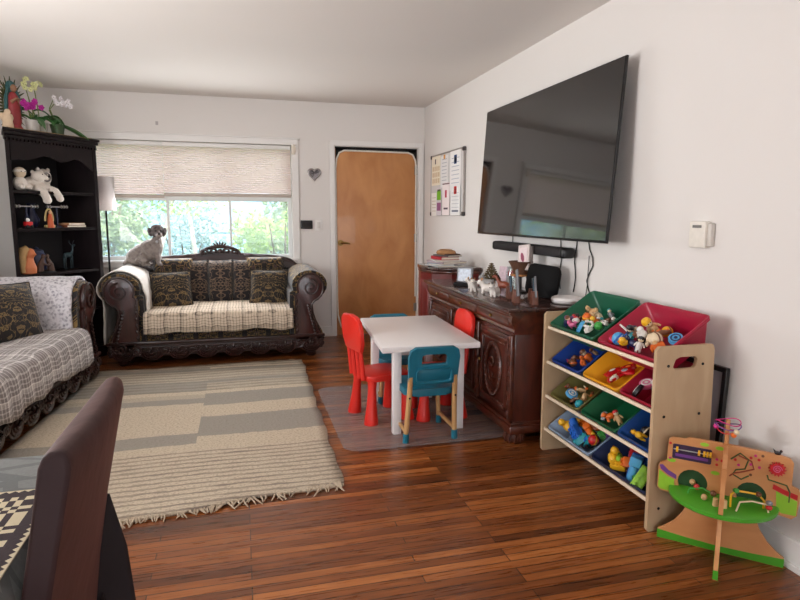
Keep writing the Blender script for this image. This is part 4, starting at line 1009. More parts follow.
b = B(); b.box((-.135, -.225, .45), (.012, .15, .6), (0, 0, .95), bev=.004).box((-.175, .1, .45), (.012, .15, .6), (0, 0, -.2), bev=.004).box((-.175, -.1, .45), (.012, .15, .6), (0, 0, .2), bev=.004); b.out('door_panel', bpy.data.materials['cherry_cabinet'], t)
# stack of magazines and a cap
zz = .869
stack = [('magazine', 'pale grey magazine at the very bottom of the stack on the corner cabinet', (206, 202, 200), .30, .24, .010, .05, (1.69, 4.80)), ('magazine', 'white and blue magazine second from the bottom of the cabinet stack', (196, 204, 216), .29, .22, .012, -.3, (1.67, 4.84)),
         ('magazine', 'thick grey-pink magazine in the middle of the cabinet stack', (170, 150, 152), .30, .23, .020, .18, (1.72, 4.83)), ('magazine', 'white magazine right under the red book on the cabinet', (214, 206, 202), .26, .21, .010, -.12, (1.70, 4.82)),
         ('book', 'red book near the top of the stack on the corner cabinet', (170, 30, 44), .22, .17, .026, .1, (1.71, 4.84)), ('book', 'dark grey slim book at the top of the stack beneath the tan cap', (96, 88, 88), .20, .16, .014, .35, (1.73, 4.83))]
for i, (nm, lab, rgb, ln, wd, th, rz, p) in enumerate(stack):
    t = thing(nm, lab, nm, (p[0], p[1], zz), rz, 'reading pile on the corner cabinet')
    cv = B(); cv.box((0, 0, th*.08), (wd, ln, th*.16)).box((0, 0, th*.92), (wd, ln, th*.16)).box((-wd/2+.0015, 0, th/2), (.003, ln, th)); cv.out('cover', plain('stack_cover_%d' % i, rgb, .4), t, smooth=False)
    B().box((.001, 0, th/2), (wd-.008, ln-.006, th*.66)).out('pages', MC['page_paper'], t, smooth=False)
    if i == 1: B().box((-wd/2-.001, 0, th/2), (.002, ln*.6, th*.5)).out('spine_band', plain('blue_band', (50, 96, 160), .4), t, smooth=False)
    zz += th+.0005
t = thing('flat_cap', 'tan and brown flat cap on top of the stack of books on the corner cabinet', 'cap', (1.72, 4.84, zz), .3)
B().lathe([(.085, 0), (.095, .012), (.085, .032), (.05, .044), (0, .047)], seg=24, sc=(.8, 1.1, 1)).out('crown', plain('tan_tweed', (160, 116, 76), .9, bump=.6), t)
b = B(); b.prism([(.0, -.02), (-.07, -.07), (-.055, -.13), (0, -.155), (.055, -.13), (.07, -.07)], .002, .010, 'XY', bev=.003); b.out('brim', plain('brown_tweed', (78, 52, 40), .9, bump=.6), t)

# ------------------------------------------------------------------ things on the sideboard
M_glassy = plain('dark_glass', (60, 70, 78), .08, 0, Transmission_Weight=.3)
t = thing('digital_frame', 'small glossy blue-grey photo frame on a black base at the far end of the sideboard', 'photo frame', (1.56, 3.99, ST), .75)
B().box((0, 0, .012), (.06, .15, .024), bev=.006).out('base', M_blk, t)
B().box((.012, 0, .080), (.014, .125, .115), (0, .15, 0), bev=.004).out('frame', plain('pewter_frame', (126, 126, 130), .3, .5), t)
B().box((.004, 0, .080), (.004, .10, .09), (0, .15, 0)).out('picture', plain('blue_picture', (84, 92, 112), .15, var=.7, scale=45), t)
M_wh = plain('white_porcelain', (224, 216, 208), .3); M_tan = plain('tan_glaze', (170, 120, 76), .4)
def fig_dog(label, loc, rz, s=1.0, m=M_wh, patch=True):
    t = thing('dog_figurine', label, 'figurine', loc, rz, 'dog figurines on the sideboard'); b = B(); b.M = Matrix.Scale(s, 4)
    b.ico((0, 0, .047), (.050, .028, .030), 3); b.ico((-.03, 0, .05), (.026, .026, .029), 2)
    for x in (-.032, .03):
        for y in (-.015, .015): b.tube([(x, y, .04), (x+.002, y, .018), (x+.006, y, .004)], [.014, .011, .012], 7)
    b.tube([(.03, 0, .058), (.044, 0, .075)], [.022, .018], 8); b.ico((.052, 0, .088), (.026, .021, .021), 2); b.ico((.072, 0, .080), (.014, .012, .010), 1)
    b.tube([(-.044, 0, .065), (-.06, 0, .085)], [.006, .003], 6); b.out('body', m, t, remesh=.0045)
    for y in (-.012, .012): b = B(); b.M = Matrix.Scale(s, 4); b.ico((.044, y*1.2, .108), (.007, .005, .012), 1); b.out('ear', M_tan if patch else m, t)
    b = B(); b.M = Matrix.Scale(s, 4); b.ico((.086, 0, .083), .004, 1); b.out('nose', M_blk, t)
    if patch: b = B(); b.M = Matrix.Scale(s, 4); b.ico((-.01, -.012, .066), (.02, .014, .014), 2); b.out('patch', plain('brown_patch', (110, 66, 40), .4), t)
fig_dog('white porcelain dog figurine nearest the photo frame on the sideboard', (1.55, 3.80, ST), 2.6, .72)
fig_dog('white dog figurine with raised head, second from the photo frame', (1.50, 3.66, ST), -2.1, .85)
fig_dog('white dog figurine with brown patch in the middle of the row on the sideboard', (1.54, 3.52, ST), 2.5, .90)
fig_dog('small plain white dog figurine with lowered head, nearest the wooden phone stands', (1.53, 3.38, ST), -2.5, .82, patch=False)
fig_dog('grey dog figurine standing behind the white ones near the pine cone tree', (1.66, 3.80, ST), 2.2, .9, plain('grey_glaze', (150, 146, 144), .4), False)
t = thing('horse_figurine', 'reddish brown horse figurine between the dog figurines and the basket', 'figurine', (1.62, 3.45, ST), 2.3); t.scale = (.8,)*3
b = B(); b.ico((0, 0, .085), (.052, .024, .03), 3)
for x in (-.035, .035):
    for y in (-.014, .014): b.tube([(x, y, .08), (x, y, .035), (x+.003, y, .004)], [.013, .007, .009], 7)
b.tube([(.035, 0, .10), (.062, 0, .14), (.064, 0, .155)], [.02, .014, .012], 8); b.ico((.082, 0, .150), (.026, .011, .012), 2, (0, .5, 0)); b.tube([(-.05, 0, .10), (-.068, 0, .07), (-.07, 0, .03)], [.007, .009, .004], 6)
b.out('body', plain('chestnut_glaze', (128, 58, 34), .35), t, remesh=.005)
B().tube([(.03, 0, .125), (.05, 0, .158), (.066, 0, .168)], .006, 6).out('mane', M_blk, t)
t = thing('pine_cone_tree', 'brown-green pine cone tree ornament behind the dog figurines', 'ornament', (1.74, 3.92, ST))
b = B()
for k in range(9):
    z = .05+k*.014; r = .055*(1-k/9.5)
    for i in range(9): a = i*2*PI/9+k*.35; b.ico((r*math.cos(a), r*math.sin(a), z), (.018*(1-k*.07), .014*(1-k*.07), .006), 1, (0, -.4, a))
b.cyl((0, 0, .02), (0, 0, .17), .012, .004); b.out('scales', plain('cone_brown', (100, 84, 56), .8, bump=.5), t); B().lathe([(.028, 0), (.032, .03), (.026, .045)], seg=14).out('pot', M_tan, t)
t = thing('pink_photo_card', 'small upright pink and white card standing behind the dog figurines', 'card', (1.80, 3.84, ST), .35)
B().box((0, 0, .075), (.006, .09, .15), (0, .08, 0)).out('card', plain('pink_white_card', (222, 196, 204), .6, var=.2, scale=50), t); B().box((.02, 0, .03), (.004, .03, .06), (0, -.4, 0)).out('easel', M_wh, t)
t = thing('glass_jar', 'clear glass jar holding a red flower beside the basket', 'jar', (1.80, 3.70, ST))
B().lathe([(.04, 0), (.045, .02), (.045, .12), (.036, .15), (.040, .16), (.034, .15), (.040, .12), (.040, .02), (0, .006)], seg=24).out('glass_body', glass('jar_glass', (.9, .93, .93, 1), .88), t)
b = B()
for i in range(10): a = i*.628; b.ico((.02*math.cos(a), .02*math.sin(a), .10+.01*(i % 3)), (.016, .008, .018), 1, (0, 0, a))
b.ico((0, 0, .11), .018, 2); b.out('red_flower', plain('petal_red', (176, 26, 40), .6), t); B().cyl((0, 0, .01), (0, 0, .1), .004).out('flower_stem', plain('stem_dark', (60, 86, 44), .6), t)
t = thing('pedestal_basket', 'flared brown wicker basket on a wood-rimmed stand at the middle of the sideboard', 'basket', (1.79, 3.56, ST))
B().lathe([(.05, 0), (.05, .01), (.012, .02), (.010, .10), (.045, .112)], seg=20).out('stand', plain('dark_stand', (40, 30, 26), .4), t)
B().lathe([(0, .112), (.062, .112), (.062, .124), (0, .124)], seg=24).out('wood_rim', wood('honey_rim', (160, 100, 50), (196, 136, 76), .4), t)
b = B(); b.lathe([(.045, .124), (.052, .15), (.078, .202), (.073, .202), (.048, .15), (.04, .13), (0, .128)], seg=28)
b.tube([(.076*math.cos(a), .076*math.sin(a), .204) for a in [2*PI*i/28 for i in range(28)]], .006, 6, closed=True)
b.out('wicker_bowl', plain('wicker', (92, 60, 42), .8, bump=1.0, scale=120, var=.25), t)
t = thing('framed_photo', 'pale framed photo standing tilted in the brown wicker basket', 'photo frame', (1.79, 3.54, ST+.150), (0, .16, .25))
B().box((0, .0, .085), (.014, .105, .17), (-.14, 0, 0), bev=.003).out('frame', plain('pale_frame', (214, 200, 196), .5), t)
B().box((-.008, 0, .085), (.002, .072, .13), (-.14, 0, 0)).out('mat_board', plain('pink_mat', (226, 208, 208), .6), t)
B().ico((-.0095, .005, .085), (.001, .016, .034), 2, (-.5, 0, 0)).out('picture_motif', plain('rose_motif', (150, 74, 96), .6), t)
B().box((.016, -.018, .08), (.012, .09, .16), (-.14, 0, 0)).out('frame_back', plain('grey_board', (128, 118, 114), .7), t)
M_walnut = wood('walnut_block', (86, 48, 36), (124, 76, 58), .45, 5, 'Z')
for i, (x, y, lab, rz) in enumerate(((1.60, 3.29, 'walnut wedge stand with dark glass plate, first after the horse figurine', .3), (1.56, 3.12, 'walnut wedge stand holding the tallest slanted grey glass plate', .35), (1.68, 3.15, 'walnut wedge stand half hidden behind the tallest glass plate', .35), (1.63, 3.03, 'walnut wedge stand with slim tilted plate nearest the white router', .35))):
    t = thing('wedge_stand', lab, 'stand', (x, y+.03, ST), rz-.5, 'wedge stands on the sideboard')
    B().prism([(-.032, 0), (.032, 0), (.012, .075), (-.012, .075)], -.018, .018, 'YZ', bev=.002).out('wooden_wedge', M_walnut, t)
    hgt = (.10, .16, .10, .125)[i]
    B().box((.0, -.018, .05+hgt*.42), (.010, (.034, .038, .03, .02)[i], hgt), (-.26, 0, 0), bev=.004).out('glass_plate', plain('plate_glass_%d' % (i % 2), ((58, 78, 92), (116, 116, 120))[i % 2], .1), t)
t = thing('black_speaker', 'black rounded square panel standing upright near the router on the sideboard', 'speaker', (1.82, 3.31, ST), 0)
b = B(); b.M = Matrix.Translation((0, 0, .105)) @ Matrix.Rotation(.16, 4, 'Y') @ Matrix.Rotation(.45, 4, 'Z') @ Matrix.Rotation(PI/2, 4, 'Z')
b.prism(rrect(.235, .20, .04, 5), -.012, .012, 'XZ', bev=.006); b.out('panel', plain('black_leatherette', (13, 12, 13), .6, bump=.15, spec=.12), t)
b = B(); b.M = Matrix.Rotation(.75, 4, 'Z'); b.box((.02, 0, .012), (.07, .10, .022), bev=.004); b.out('foot', MC['black_plastic'], t)
t = thing('wifi_router', 'round white puck-shaped router at the near end of the sideboard', 'router', (1.835, 3.045, ST))
B().lathe([(.072, 0), (.084, .006), (.092, .022), (.088, .034), (.075, .040), (.055, .039), (0, .037)], seg=40).out('housing', plain('white_shell', (228, 222, 220), .35, var=.01), t)
B().lathe([(.078, 0), (.0855, .005), (.086, .008), (.07, .006)], seg=36).out('base_ring', plain('grey_ring', (130, 124, 122), .5), t)
B().tube([(.085, 0, .012), (.105, -.02, .006), (.11, -.03, .1), (.108, -.04, .28)], .003, 6).out('power_cable', MC['black_plastic'], t)

# ================================================================== TELEVISION, SOUNDBAR, CABLES
s = NT('screen_glass'); s.set(L(20, 18, 19), .06); s.b.inputs['Specular IOR Level'].default_value = .75; s.b.inputs['Coat Weight'].default_value = .25; s.b.inputs['Coat Roughness'].default_value = .03
nz = s.n('TexNoise', Vector=s.co(), Scale=2.2, Detail=1.0); s.bump(nz.outputs[0], .03, .02)
M_scr = s.m
TVH, TVW = .935, 1.72
t = thing('television', 'large black flat television mounted on the right wall', 'television', (1.848, 3.525, 1.624), (0, math.radians(3.7), 0))
B().box((.007, 0, 0), (.014, TVW, TVH), bev=.003).out('housing', MC['black_plastic'], t)
B().box((-.0012, 0, .003), (.002, TVW-.014, TVH-.022)).out('screen', M_scr, t, smooth=False)
B().box((.034, 0, -.10), (.04, 1.1, .5), bev=.015).out('rear_bulge', MC['black_plastic'], t)
B().box((.066, 0, -.05), (.03, .5, .3), bev=.004).out('wall_bracket', MC['black_metal'], t)
t = thing('soundbar', 'long black soundbar fixed to the wall below the television', 'soundbar', (XR-.062, 3.655, 1.077))
B().box((0, 0, 0), (.085, 1.02, .062), bev=.018, seg=3).out('housing', plain('charcoal_cloth', (34, 31, 33), .7, bump=.3, scale=300), t)
for y in (-.49, .49): B().box((-.002, y, 0), (.088, .05, .065), bev=.018, seg=3).out('end_cap', MC['black_plastic'], t)
for y in (-.35, .35): B().box((.052, y, 0), (.02, .04, .05), bev=.002).out('wall_clip', MC['black_metal'], t)
for i, (y, z0, z1, lab, dx) in enumerate(((4.02, 1.20, 1.09, 'thin cable from the television to the far end of the soundbar', 0), (3.33, 1.20, .84, 'thin black cable hanging down behind the black panel', .01), (3.16, 1.20, .84, 'thin black cable at the near end of the soundbar', -.01), (3.00, 1.20, .83, 'thin dark cable hanging down to the white router', .03), (3.78, 1.05, .84, 'thin cable hanging from the middle of the soundbar behind the basket', .01))):
    tag(B().tube([(XR-.006, y+dx*math.sin(k*1.3), z0+(z1-z0)*k/8) for k in range(9)], .0035, 6).out('hanging_cable', MC['black_plastic']), lab, 'cable', 'cables below the television')
# framed picture leaning behind the toy rack
t = thing('leaning_frame', 'black-framed picture leaning on the wall behind the toy rack', 'picture frame', (XR-.040, 2.13, 0), (0, math.radians(1.6), 0))
FH, FW = .675, .36; yc_ = 0
b = B()
for y in (yc_-FW/2, yc_+FW/2): b.box((0, y, FH/2), (.02, .022, FH))
for z in (.011, FH-.011): b.box((0, yc_, z), (.02, FW, .022))
b.out('frame', MC['black_plastic'], t, bev=.002)
B().box((.003, yc_, FH/2), (.006, FW-.02, FH-.02)).out('picture_glass', plain('grey_print', (168, 160, 164), .15, var=.1, scale=4), t)
# ================================================================== TOY RACK WITH TILTED BINS
M_ply = wood('pale_plywood', (176, 146, 112), (198, 170, 136), .5, 3, 'Z', 0, 4); M_edge = plain('pale_rail', (232, 212, 186), .5)
t = thing('toy_rack', 'pale plywood toy rack with four rows of tilted bins against the right wall', 'toy rack', (0, 0, 0))
def panel(yc, x1=1.875):
    b = B(); y0, y1 = yc-.009, yc+.009; bm = b.bm
    o = [(1.585, .012), (1.595, 0), (x1-.012, 0), (x1, .012), (1.855, .765), (1.845, .785), (1.592, .785), (1.578, .77)]
    # handle slot near the top
    i_ = [(1.66, .70), (1.665, .69), (1.755, .69), (1.768, .70), (1.772, .725), (1.76, .738), (1.69, .738), (1.67, .728)]
    O0 = [bm.verts.new((x, y0, z)) for x, z in o]; O1 = [bm.verts.new((x, y1, z)) for x, z in o]
    I0 = [bm.verts.new((x, y0, z)) for x, z in i_]; I1 = [bm.verts.new((x, y1, z)) for x, z in i_]
    n = 8
    for k in range(n):
        j = (k+1) % n
        bm.faces.new((O0[k], O0[j], I0[j], I0[k])); bm.faces.new((O1[j], O1[k], I1[k], I1[j]))
        bm.faces.new((O0[j], O0[k], O1[k], O1[j])); bm.faces.new((I0[k], I0[j], I1[j], I1[k]))
    b._fin(O0+O1+I0+I1); return b
for yc in (1.945, 2.835):
    panel(yc).out('side_panel', M_ply, t, smooth=False, bev=.004)
ROWZ = [.712, .520, .328, .140]
for z in ROWZ:
    B().box((1.600, 2.39, z-.012), (.012, .872, .016), bev=.003).out('front_rail', M_edge, t)
    B().box((1.84, 2.39, z-.055+.02*(z < .2)), (.014, .872, .03), bev=.003).out('back_rail', M_edge, t)
for y, sg in ((1.936, -1), (2.844, 1)):
    for x, z in ((1.635, .705), (1.80, .705), (1.63, .495), (1.80, .495), (1.632, .285), (1.80, .285), (1.635, .10), (1.80, .10)):
        B().cyl((x, y+sg*.002, z), (x, y-sg*.004, z), .006, seg=12).out('bolt', MC['black_metal'], t)
def bin_(label, yc, row, wd, ln, dp, rgb, tilt=22, trans=0, xoff=0, z0=0):
    m = plain('bin_%d_%d_%d' % rgb, rgb, .35, var=.02, **(dict(Transmission_Weight=trans) if trans else {}))
    th = math.radians(tilt); x, z = 1.600+xoff, ROWZ[row]+.006+z0
    t = thing('storage_bin', label, 'bin', (x, yc, z), (0, -th, 0), 'storage bins of the toy rack')
    b = B(); bm = b.bm; tp = .78
    def ring(w_, l_, z_, r_): return [bm.verts.new((x_+ln/2, y_, z_)) for x_, y_ in rrect(l_, w_, r_, 4)]
    rings = [ring(wd+.0, ln+.0, -.010, .022), ring(wd, ln, .002, .022), ring(wd-.008, ln-.008, .004, .02), ring(wd-.020, ln-.020, .0, .02), ring((wd-.02)*tp, (ln-.02)*tp, -dp+.004, .02), ]
    outr = [ring(wd-.016, ln-.016, -.010, .022), ring((wd-.01)*tp, (ln-.01)*tp, -dp, .022)]
    seq = [outr[1], outr[0]]+rings
    for a, c in zip(seq, seq[1:]):
        n = len(a)
        for k in range(n): bm.faces.new((a[k], a[(k+1) % n], c[(k+1) % n], c[k]))
    bm.faces.new(seq[-1]); bm.faces.new(seq[0][::-1])
    b.out('bin_body', m, t, ang=50)
    B().tube([(x_+ln/2, y_, .001) for x_, y_ in rrect(ln-.004, wd-.004, .022, 4)], .0052, 6, closed=True).out('rim', m, t)
    Mx = Matrix.Translation((x, yc, z)) @ Matrix.Rotation(-th, 4, 'Y')
    return Mx, wd, ln, dp, label
GREEN, CRIM, BLUE, YEL, OLIV, DGR, NAVY, CLR, RED2, DK = (8, 84, 58), (158, 16, 50), (18, 52, 128), (222, 152, 24), (112, 104, 52), (14, 84, 50), (20, 66, 130), (150, 170, 196), (150, 18, 44), (26, 38, 72)
bA = bin_('large dark green bin at the far end of the top row', 2.615, 0, .41, .31, .12, GREEN, 34)
bB = bin_('large crimson bin at the near end of the top row', 2.175, 0, .41, .31, .12, CRIM, 34)
bC = bin_('royal blue bin at the far end of the second row', 2.65, 1, .275, .27, .10, BLUE, 36)
bD = bin_('yellow bin in the middle of the second row', 2.345, 1, .285, .27, .10, YEL, 36)
bE = bin_('crimson bin at the near end of the second row', 2.075, 1, .235, .27, .10, RED2, 36)
bF = bin_('translucent olive bin at the far end of the third row', 2.65, 2, .275, .27, .10, OLIV, 36, .25)
bG = bin_('green bin in the middle of the third row', 2.345, 2, .285, .27, .10, DGR, 36)
bH = bin_('blue bin at the near end of the third row', 2.075, 2, .235, .27, .10, NAVY, 36)
bI = bin_('pale translucent bin with white rim at the far end of the bottom row', 2.595, 3, .40, .27, .10, CLR, 34, .3)
bJ = bin_('dark navy bin at the near end of the bottom row', 2.175, 3, .41, .27, .10, DK, 34)
# -------------------------------------------------------------- toys
RT = random.Random(77)
PAL = {'red': (200, 36, 34), 'orange': (222, 104, 30), 'yellow': (228, 172, 34), 'green': (60, 150, 60), 'lime': (140, 190, 50), 'blue': (32, 96, 186), 'sky blue': (84, 160, 208), 'purple': (106, 60, 130), 'pink': (214, 110, 150), 'white': (222, 216, 208), 'brown': (110, 66, 40), 'black': (26, 24, 28), 'tan': (204, 164, 116), 'cream': (226, 204, 170), 'teal': (30, 140, 150), 'grey': (130, 130, 134), 'navy': (28, 38, 84), 'magenta': (196, 40, 120)}
def P_(c): return plain('toy_'+c.replace(' ', '_'), PAL[c], .38, var=.03)
def tb(t, s):  # builder scaled
    b = B(); b.M = Matrix.Scale(s, 4); return b
def toy_block(t, c, c2, s):
    b = tb(t, s); b.box((0, 0, 0), (1, .5, .42), bev=.03).out('block_body', P_(c), t)
    b = tb(t, s)
    for x in (-.36, -.12, .12, .36):
        for y in (-.12, .12): b.cyl((x, y, .2), (x, y, .29), .08, seg=10)
    b.out('studded_top', P_(c), t)
def toy_figure(t, c, c2, s):
    b = tb(t, s); b.tube([(0, 0, -.45), (0, 0, -.1), (0, 0, .12)], [.20, .24, .15], 10)
    for sg in (-1, 1): b.tube([(sg*.16, 0, .08), (sg*.30, -.05, -.08), (sg*.34, -.12, -.2)], [.08, .065, .05], 6); b.tube([(sg*.1, 0, -.4), (sg*.12, -.04, -.62)], [.10, .08], 6)
    b.out('body', P_(c), t); b = tb(t, s); b.ico((0, 0, .32), .21, 2); hd = b.out('head', P_('cream'), t)
    b = tb(t, s); b.lathe([(.22, .32), (.235, .40), (.18, .52), (0, .58)], (0, .03, 0), 12).out('hair', P_(c2), hd)
    for x in (-.07, .07): tb(t, s).ico((x, -.195, .34), .035, 1).out('eye', P_('black'), hd)
def toy_ball(t, c, c2, s):
    tb(t, s).ico((0, 0, 0), .5, 3).out('ball_body', P_(c), t); tb(t, s).lathe([(.505, -.06), (.512, 0), (.505, .06)], seg=24).out('band', P_(c2), t)
def toy_car(t, c, c2, s):
    tb(t, s).box((0, 0, -.02), (1, .46, .24), bev=.06).box((-.05, 0, .18), (.5, .40, .22), bev=.07).out('car_body', P_(c), t)
    for x in (-.3, .3):
        for y in (-.23, .23): tb(t, s).cyl((x, y-.05, -.14), (x, y+.05, -.14), .14, seg=12).out('wheel', P_('black'), t)
    b = None; tb(t, s).box((-.05, 0, .19), (.44, .42, .13)).out('windows', P_(c2), t)
def toy_animal(t, c, c2, s):
    b = tb(t, s); b.ico((0, 0, 0), (.42, .22, .24), 2)
    for x in (-.25, .25):
        for y in (-.12, .12): b.tube([(x, y, -.08), (x, y, -.40)], [.09, .07], 6)
    b.ico((.42, 0, .22), (.22, .17, .18), 2); b.ico((.60, 0, .17), (.10, .10, .08), 1)
    b.out('body', P_(c), t)
    for y in (-.11, .11): tb(t, s).ico((.36, y, .40), (.05, .04, .10), 1).out('ear', P_(c2), t)
def toy_ring(t, c, c2, s):
    tb(t, s).tube([(.38*math.cos(a), .38*math.sin(a), 0) for a in [2*PI*i/20 for i in range(20)]], .12, 8, closed=True).out('ring_body', P_(c), t)
    for i in range(5): a = i*1.2566; tb(t, s).ico((.38*math.cos(a), .38*math.sin(a), .09), .085, 1).out('bead', P_(c2), t)
def toy_duck(t, c, c2, s):
    b = tb(t, s); b.ico((0, 0, 0), (.42, .30, .28), 2); b.ico((-.36, 0, .14), (.16, .12, .10), 1, (0, .6, 0)); b.ico((.24, 0, .36), .22, 2); b.out('body', P_(c), t)
    tb(t, s).ico((.46, 0, .33), (.12, .10, .04), 1).out('bill', P_('orange'), t)
def toy_stick(t, c, c2, s):
    tb(t, s).tube([(-.6, 0, 0), (.3, 0, 0)], [.07, .09], 8).out('handle', P_(c), t); tb(t, s).ico((.45, 0, 0), (.2, .17, .17), 2).out('knob', P_(c2), t)
def toy_disc(t, c, c2, s):
    tb(t, s).cyl((0, 0, -.12), (0, 0, .12), .5, .46, 24).out('disc_body', P_(c), t); b = tb(t, s)
    b.tube([(.3*math.cos(a), .3*math.sin(a), .12) for a in [2*PI*i/18 for i in range(18)]], .05, 6, closed=True).ico((0, 0, .13), (.14, .14, .05), 1); b.out('raised_ring', P_(c2), t)
def toy_packet(t, c, c2, s):
    tb(t, s).pillow((0, 0, 0), 1.0, .62, .26, (PI/2, 0, 0), n=8).out('wrapper', plain('red_foil', (196, 20, 30), .18, .3, var=.1), t); tb(t, s).ico((0, 0, .10), (.20, .14, .05), 2).out('printed_patch', P_(c2), t)
def toy_train(t, c, c2, s):
    tb(t, s).box((0, 0, -.05), (1, .42, .22), bev=.04).out('chassis', P_(c), t); tb(t, s).cyl((-.1, 0, .17), (.46, 0, .17), .17, seg=14).box((-.30, 0, .22), (.34, .4, .40), bev=.04).out('engine', P_(c2), t)
    for x in (-.32, 0, .32):
        for y in (-.2, .2): tb(t, s).cyl((x, y-.04, -.16), (x, y+.04, -.16), .12, seg=10).out('wheel', P_('black'), t)
TB = {'block': (toy_block, 'toy_block', 'toy brick'), 'figure': (toy_figure, 'toy_figure', 'toy figure'), 'ball': (toy_ball, 'toy_ball', 'toy ball'), 'car': (toy_car, 'toy_car', 'toy car'), 'animal': (toy_animal, 'toy_animal', 'toy animal'), 'ring': (toy_ring, 'toy_ring', 'toy ring'), 'duck': (toy_duck, 'toy_duck', 'toy duck'), 'rattle': (toy_stick, 'toy_rattle', 'rattle'), 'disc': (toy_disc, 'toy_disc', 'toy disc'), 'packet': (toy_packet, 'toy_packet', 'packet'), 'train': (toy_train, 'toy_train', 'toy train')}
def toy(kind, c, c2, binn, u, v, w_, s, label, rot=None):
    """u along the bin's width (0 far .. 1 near), v up its slope (0 front .. 1 back), w_ height over the floor"""
    Mx, wd, ln, dp, _ = binn; f, nm, cat = TB[kind]
    y = (.5-u)*wd*.78; x = ln*(.12+.72*v); z = -dp*.80+w_*.7+(1-v)*dp*.42+(.02 if dp > .11 else .004)
    p = Mx @ Vector((x, y, z)); r = rot or ((RT.uniform(-.2, .2), RT.uniform(-.2, .2), RT.uniform(-.9, .3)) if kind == 'packet' else None) or (RT.uniform(-.9, .9), RT.uniform(-.9, .9), RT.uniform(0, 6.28))
    q = (Mx.to_quaternion() @ Euler(r).to_quaternion()).to_euler()
    t = thing(nm, label, cat, p, q, None); f(t, c, c2, s); return t
def heap(binn, short, items, s0, hmax=.075, vmax=.8):
    used = {}
    n = len(items)
    for i, (kind, c, c2, u, v, w_, s) in enumerate(items):
        pl = ('far' if u < .33 else 'near' if u > .66 else 'middle')+' '+('front' if v < .33 else 'back' if v > .62 else 'part')
        adj = 'large ' if s > 1.25 else 'small ' if s < .85 else ''
        lab = '%s%s %s with %s details, %s of the %s' % (adj, c, TB[kind][2], c2, pl.replace('middle part', 'centre'), short)
        if lab in used: lab += ', lying on top' if w_ > .04 else ', low in the pile'
        used[lab] = 1
        toy(kind, c, c2, binn, u, v, w_, s0*s, lab)
heap(bA, 'large green bin', [
 ('figure', 'navy', 'purple', .08, .12, .03, 1.0), ('ball', 'purple', 'navy', .16, .22, .03, .8), ('figure', 'pink', 'brown', .22, .10, .045, 1.0), ('animal', 'pink', 'magenta', .34, .06, .03, .9), ('duck', 'white', 'red', .38, .18, .055, .9), ('figure', 'brown', 'black', .26, .34, .04, 1.1),
 ('animal', 'brown', 'tan', .36, .46, .03, 1.0), ('ball', 'orange', 'yellow', .50, .36, .065, .85), ('animal', 'tan', 'brown', .36, .62, .05, 1.3), ('figure', 'cream', 'tan', .50, .62, .05, 1.2), ('figure', 'grey', 'teal', .58, .84, .03, .9), ('rattle', 'white', 'teal', .62, .5, .05, .8),
 ('disc', 'sky blue', 'teal', .62, .04, .045, 1.25), ('ring', 'white', 'green', .70, .18, .055, 1.15), ('figure', 'orange', 'yellow', .70, .36, .06, 1.0), ('animal', 'brown', 'black', .78, .58, .03, .9), ('ball', 'green', 'white', .82, .3, .03, .8), ('car', 'white', 'grey', .86, .42, .04, .9), ('figure', 'grey', 'white', .90, .60, .03, .8), ('duck', 'cream', 'orange', .46, .28, .03, .8), ('animal', 'red', 'brown', .30, .25, .06, .7), ('figure', 'teal', 'brown', .54, .22, .03, .8), ('car', 'green', 'brown', .2, .5, .02, .8), ('block', 'white', 'white', .78, .08, .03, .9)], .056)
heap(bB, 'large crimson bin', [
 ('ball', 'sky blue', 'blue', .14, .10, .03, 1.1), ('rattle', 'white', 'pink', .14, .34, .06, 1.2), ('rattle', 'white', 'navy', .16, .50, .05, 1.2), ('figure', 'navy', 'black', .22, .30, .05, 1.3), ('figure', 'black', 'navy', .30, .44, .05, 1.2), ('duck', 'yellow', 'orange', .36, .04, .045, 1.2), ('ball', 'red', 'magenta', .05, .05, .02, .8),
 ('figure', 'pink', 'purple', .26, .72, .03, 1.0), ('disc', 'magenta', 'purple', .34, .66, .04, 1.0), ('figure', 'tan', 'yellow', .44, .62, .07, 1.7), ('figure', 'black', 'brown', .47, .28, .04, 1.3), ('duck', 'white', 'orange', .54, .30, .075, 1.3), ('animal', 'navy', 'grey', .46, .10, .03, 1.3), ('ring', 'brown', 'orange', .66, .58, .06, 1.5), ('ball', 'cream', 'brown', .72, .36, .05, 1.1), ('animal', 'cream', 'brown', .66, .30, .06, 1.0), ('animal', 'tan', 'orange', .80, .26, .04, 1.2), ('block', 'orange', 'orange', .86, .22, .03, 1.0), ('disc', 'sky blue', 'navy', .95, .55, .05, 1.1), ('car', 'teal', 'black', .4, .16, .06, .9), ('figure', 'white', 'black', .60, .12, .04, 1.1), ('car', 'blue', 'white', .25, .12, .04, .9), ('animal', 'grey', 'black', .56, .5, .03, 1.0), ('ball', 'yellow', 'brown', .6, .74, .03, .9)], .056)
heap(bC, 'royal blue bin', [('figure', 'orange', 'brown', .52, .5, .03, 1.35), ('animal', 'brown', 'red', .26, .25, .02, 1.1), ('figure', 'tan', 'brown', .50, .74, .03, .9), ('animal', 'orange', 'brown', .62, .3, .025, 1.1), ('ball', 'brown', 'orange', .42, .12, .015, .7)], .056)
heap(bD, 'yellow bin', [('packet', 'red', 'white', .34, .36, .025, 1.7), ('packet', 'red', 'grey', .60, .5, .03, 1.7), ('packet', 'red', 'cream', .62, .2, .035, 1.5), ('packet', 'red', 'orange', .46, .70, .02, 1.3), ('ring', 'white', 'grey', .72, .12, .05, .8)], .056)
heap(bE, 'small crimson bin', [('disc', 'pink', 'white', .22, .36, .05, 1.2), ('disc', 'black', 'white', .26, .08, .045, 1.2), ('ball', 'white', 'pink', .40, .5, .03, 1.2), ('figure', 'pink', 'black', .60, .4, .03, 1.2)], .056)
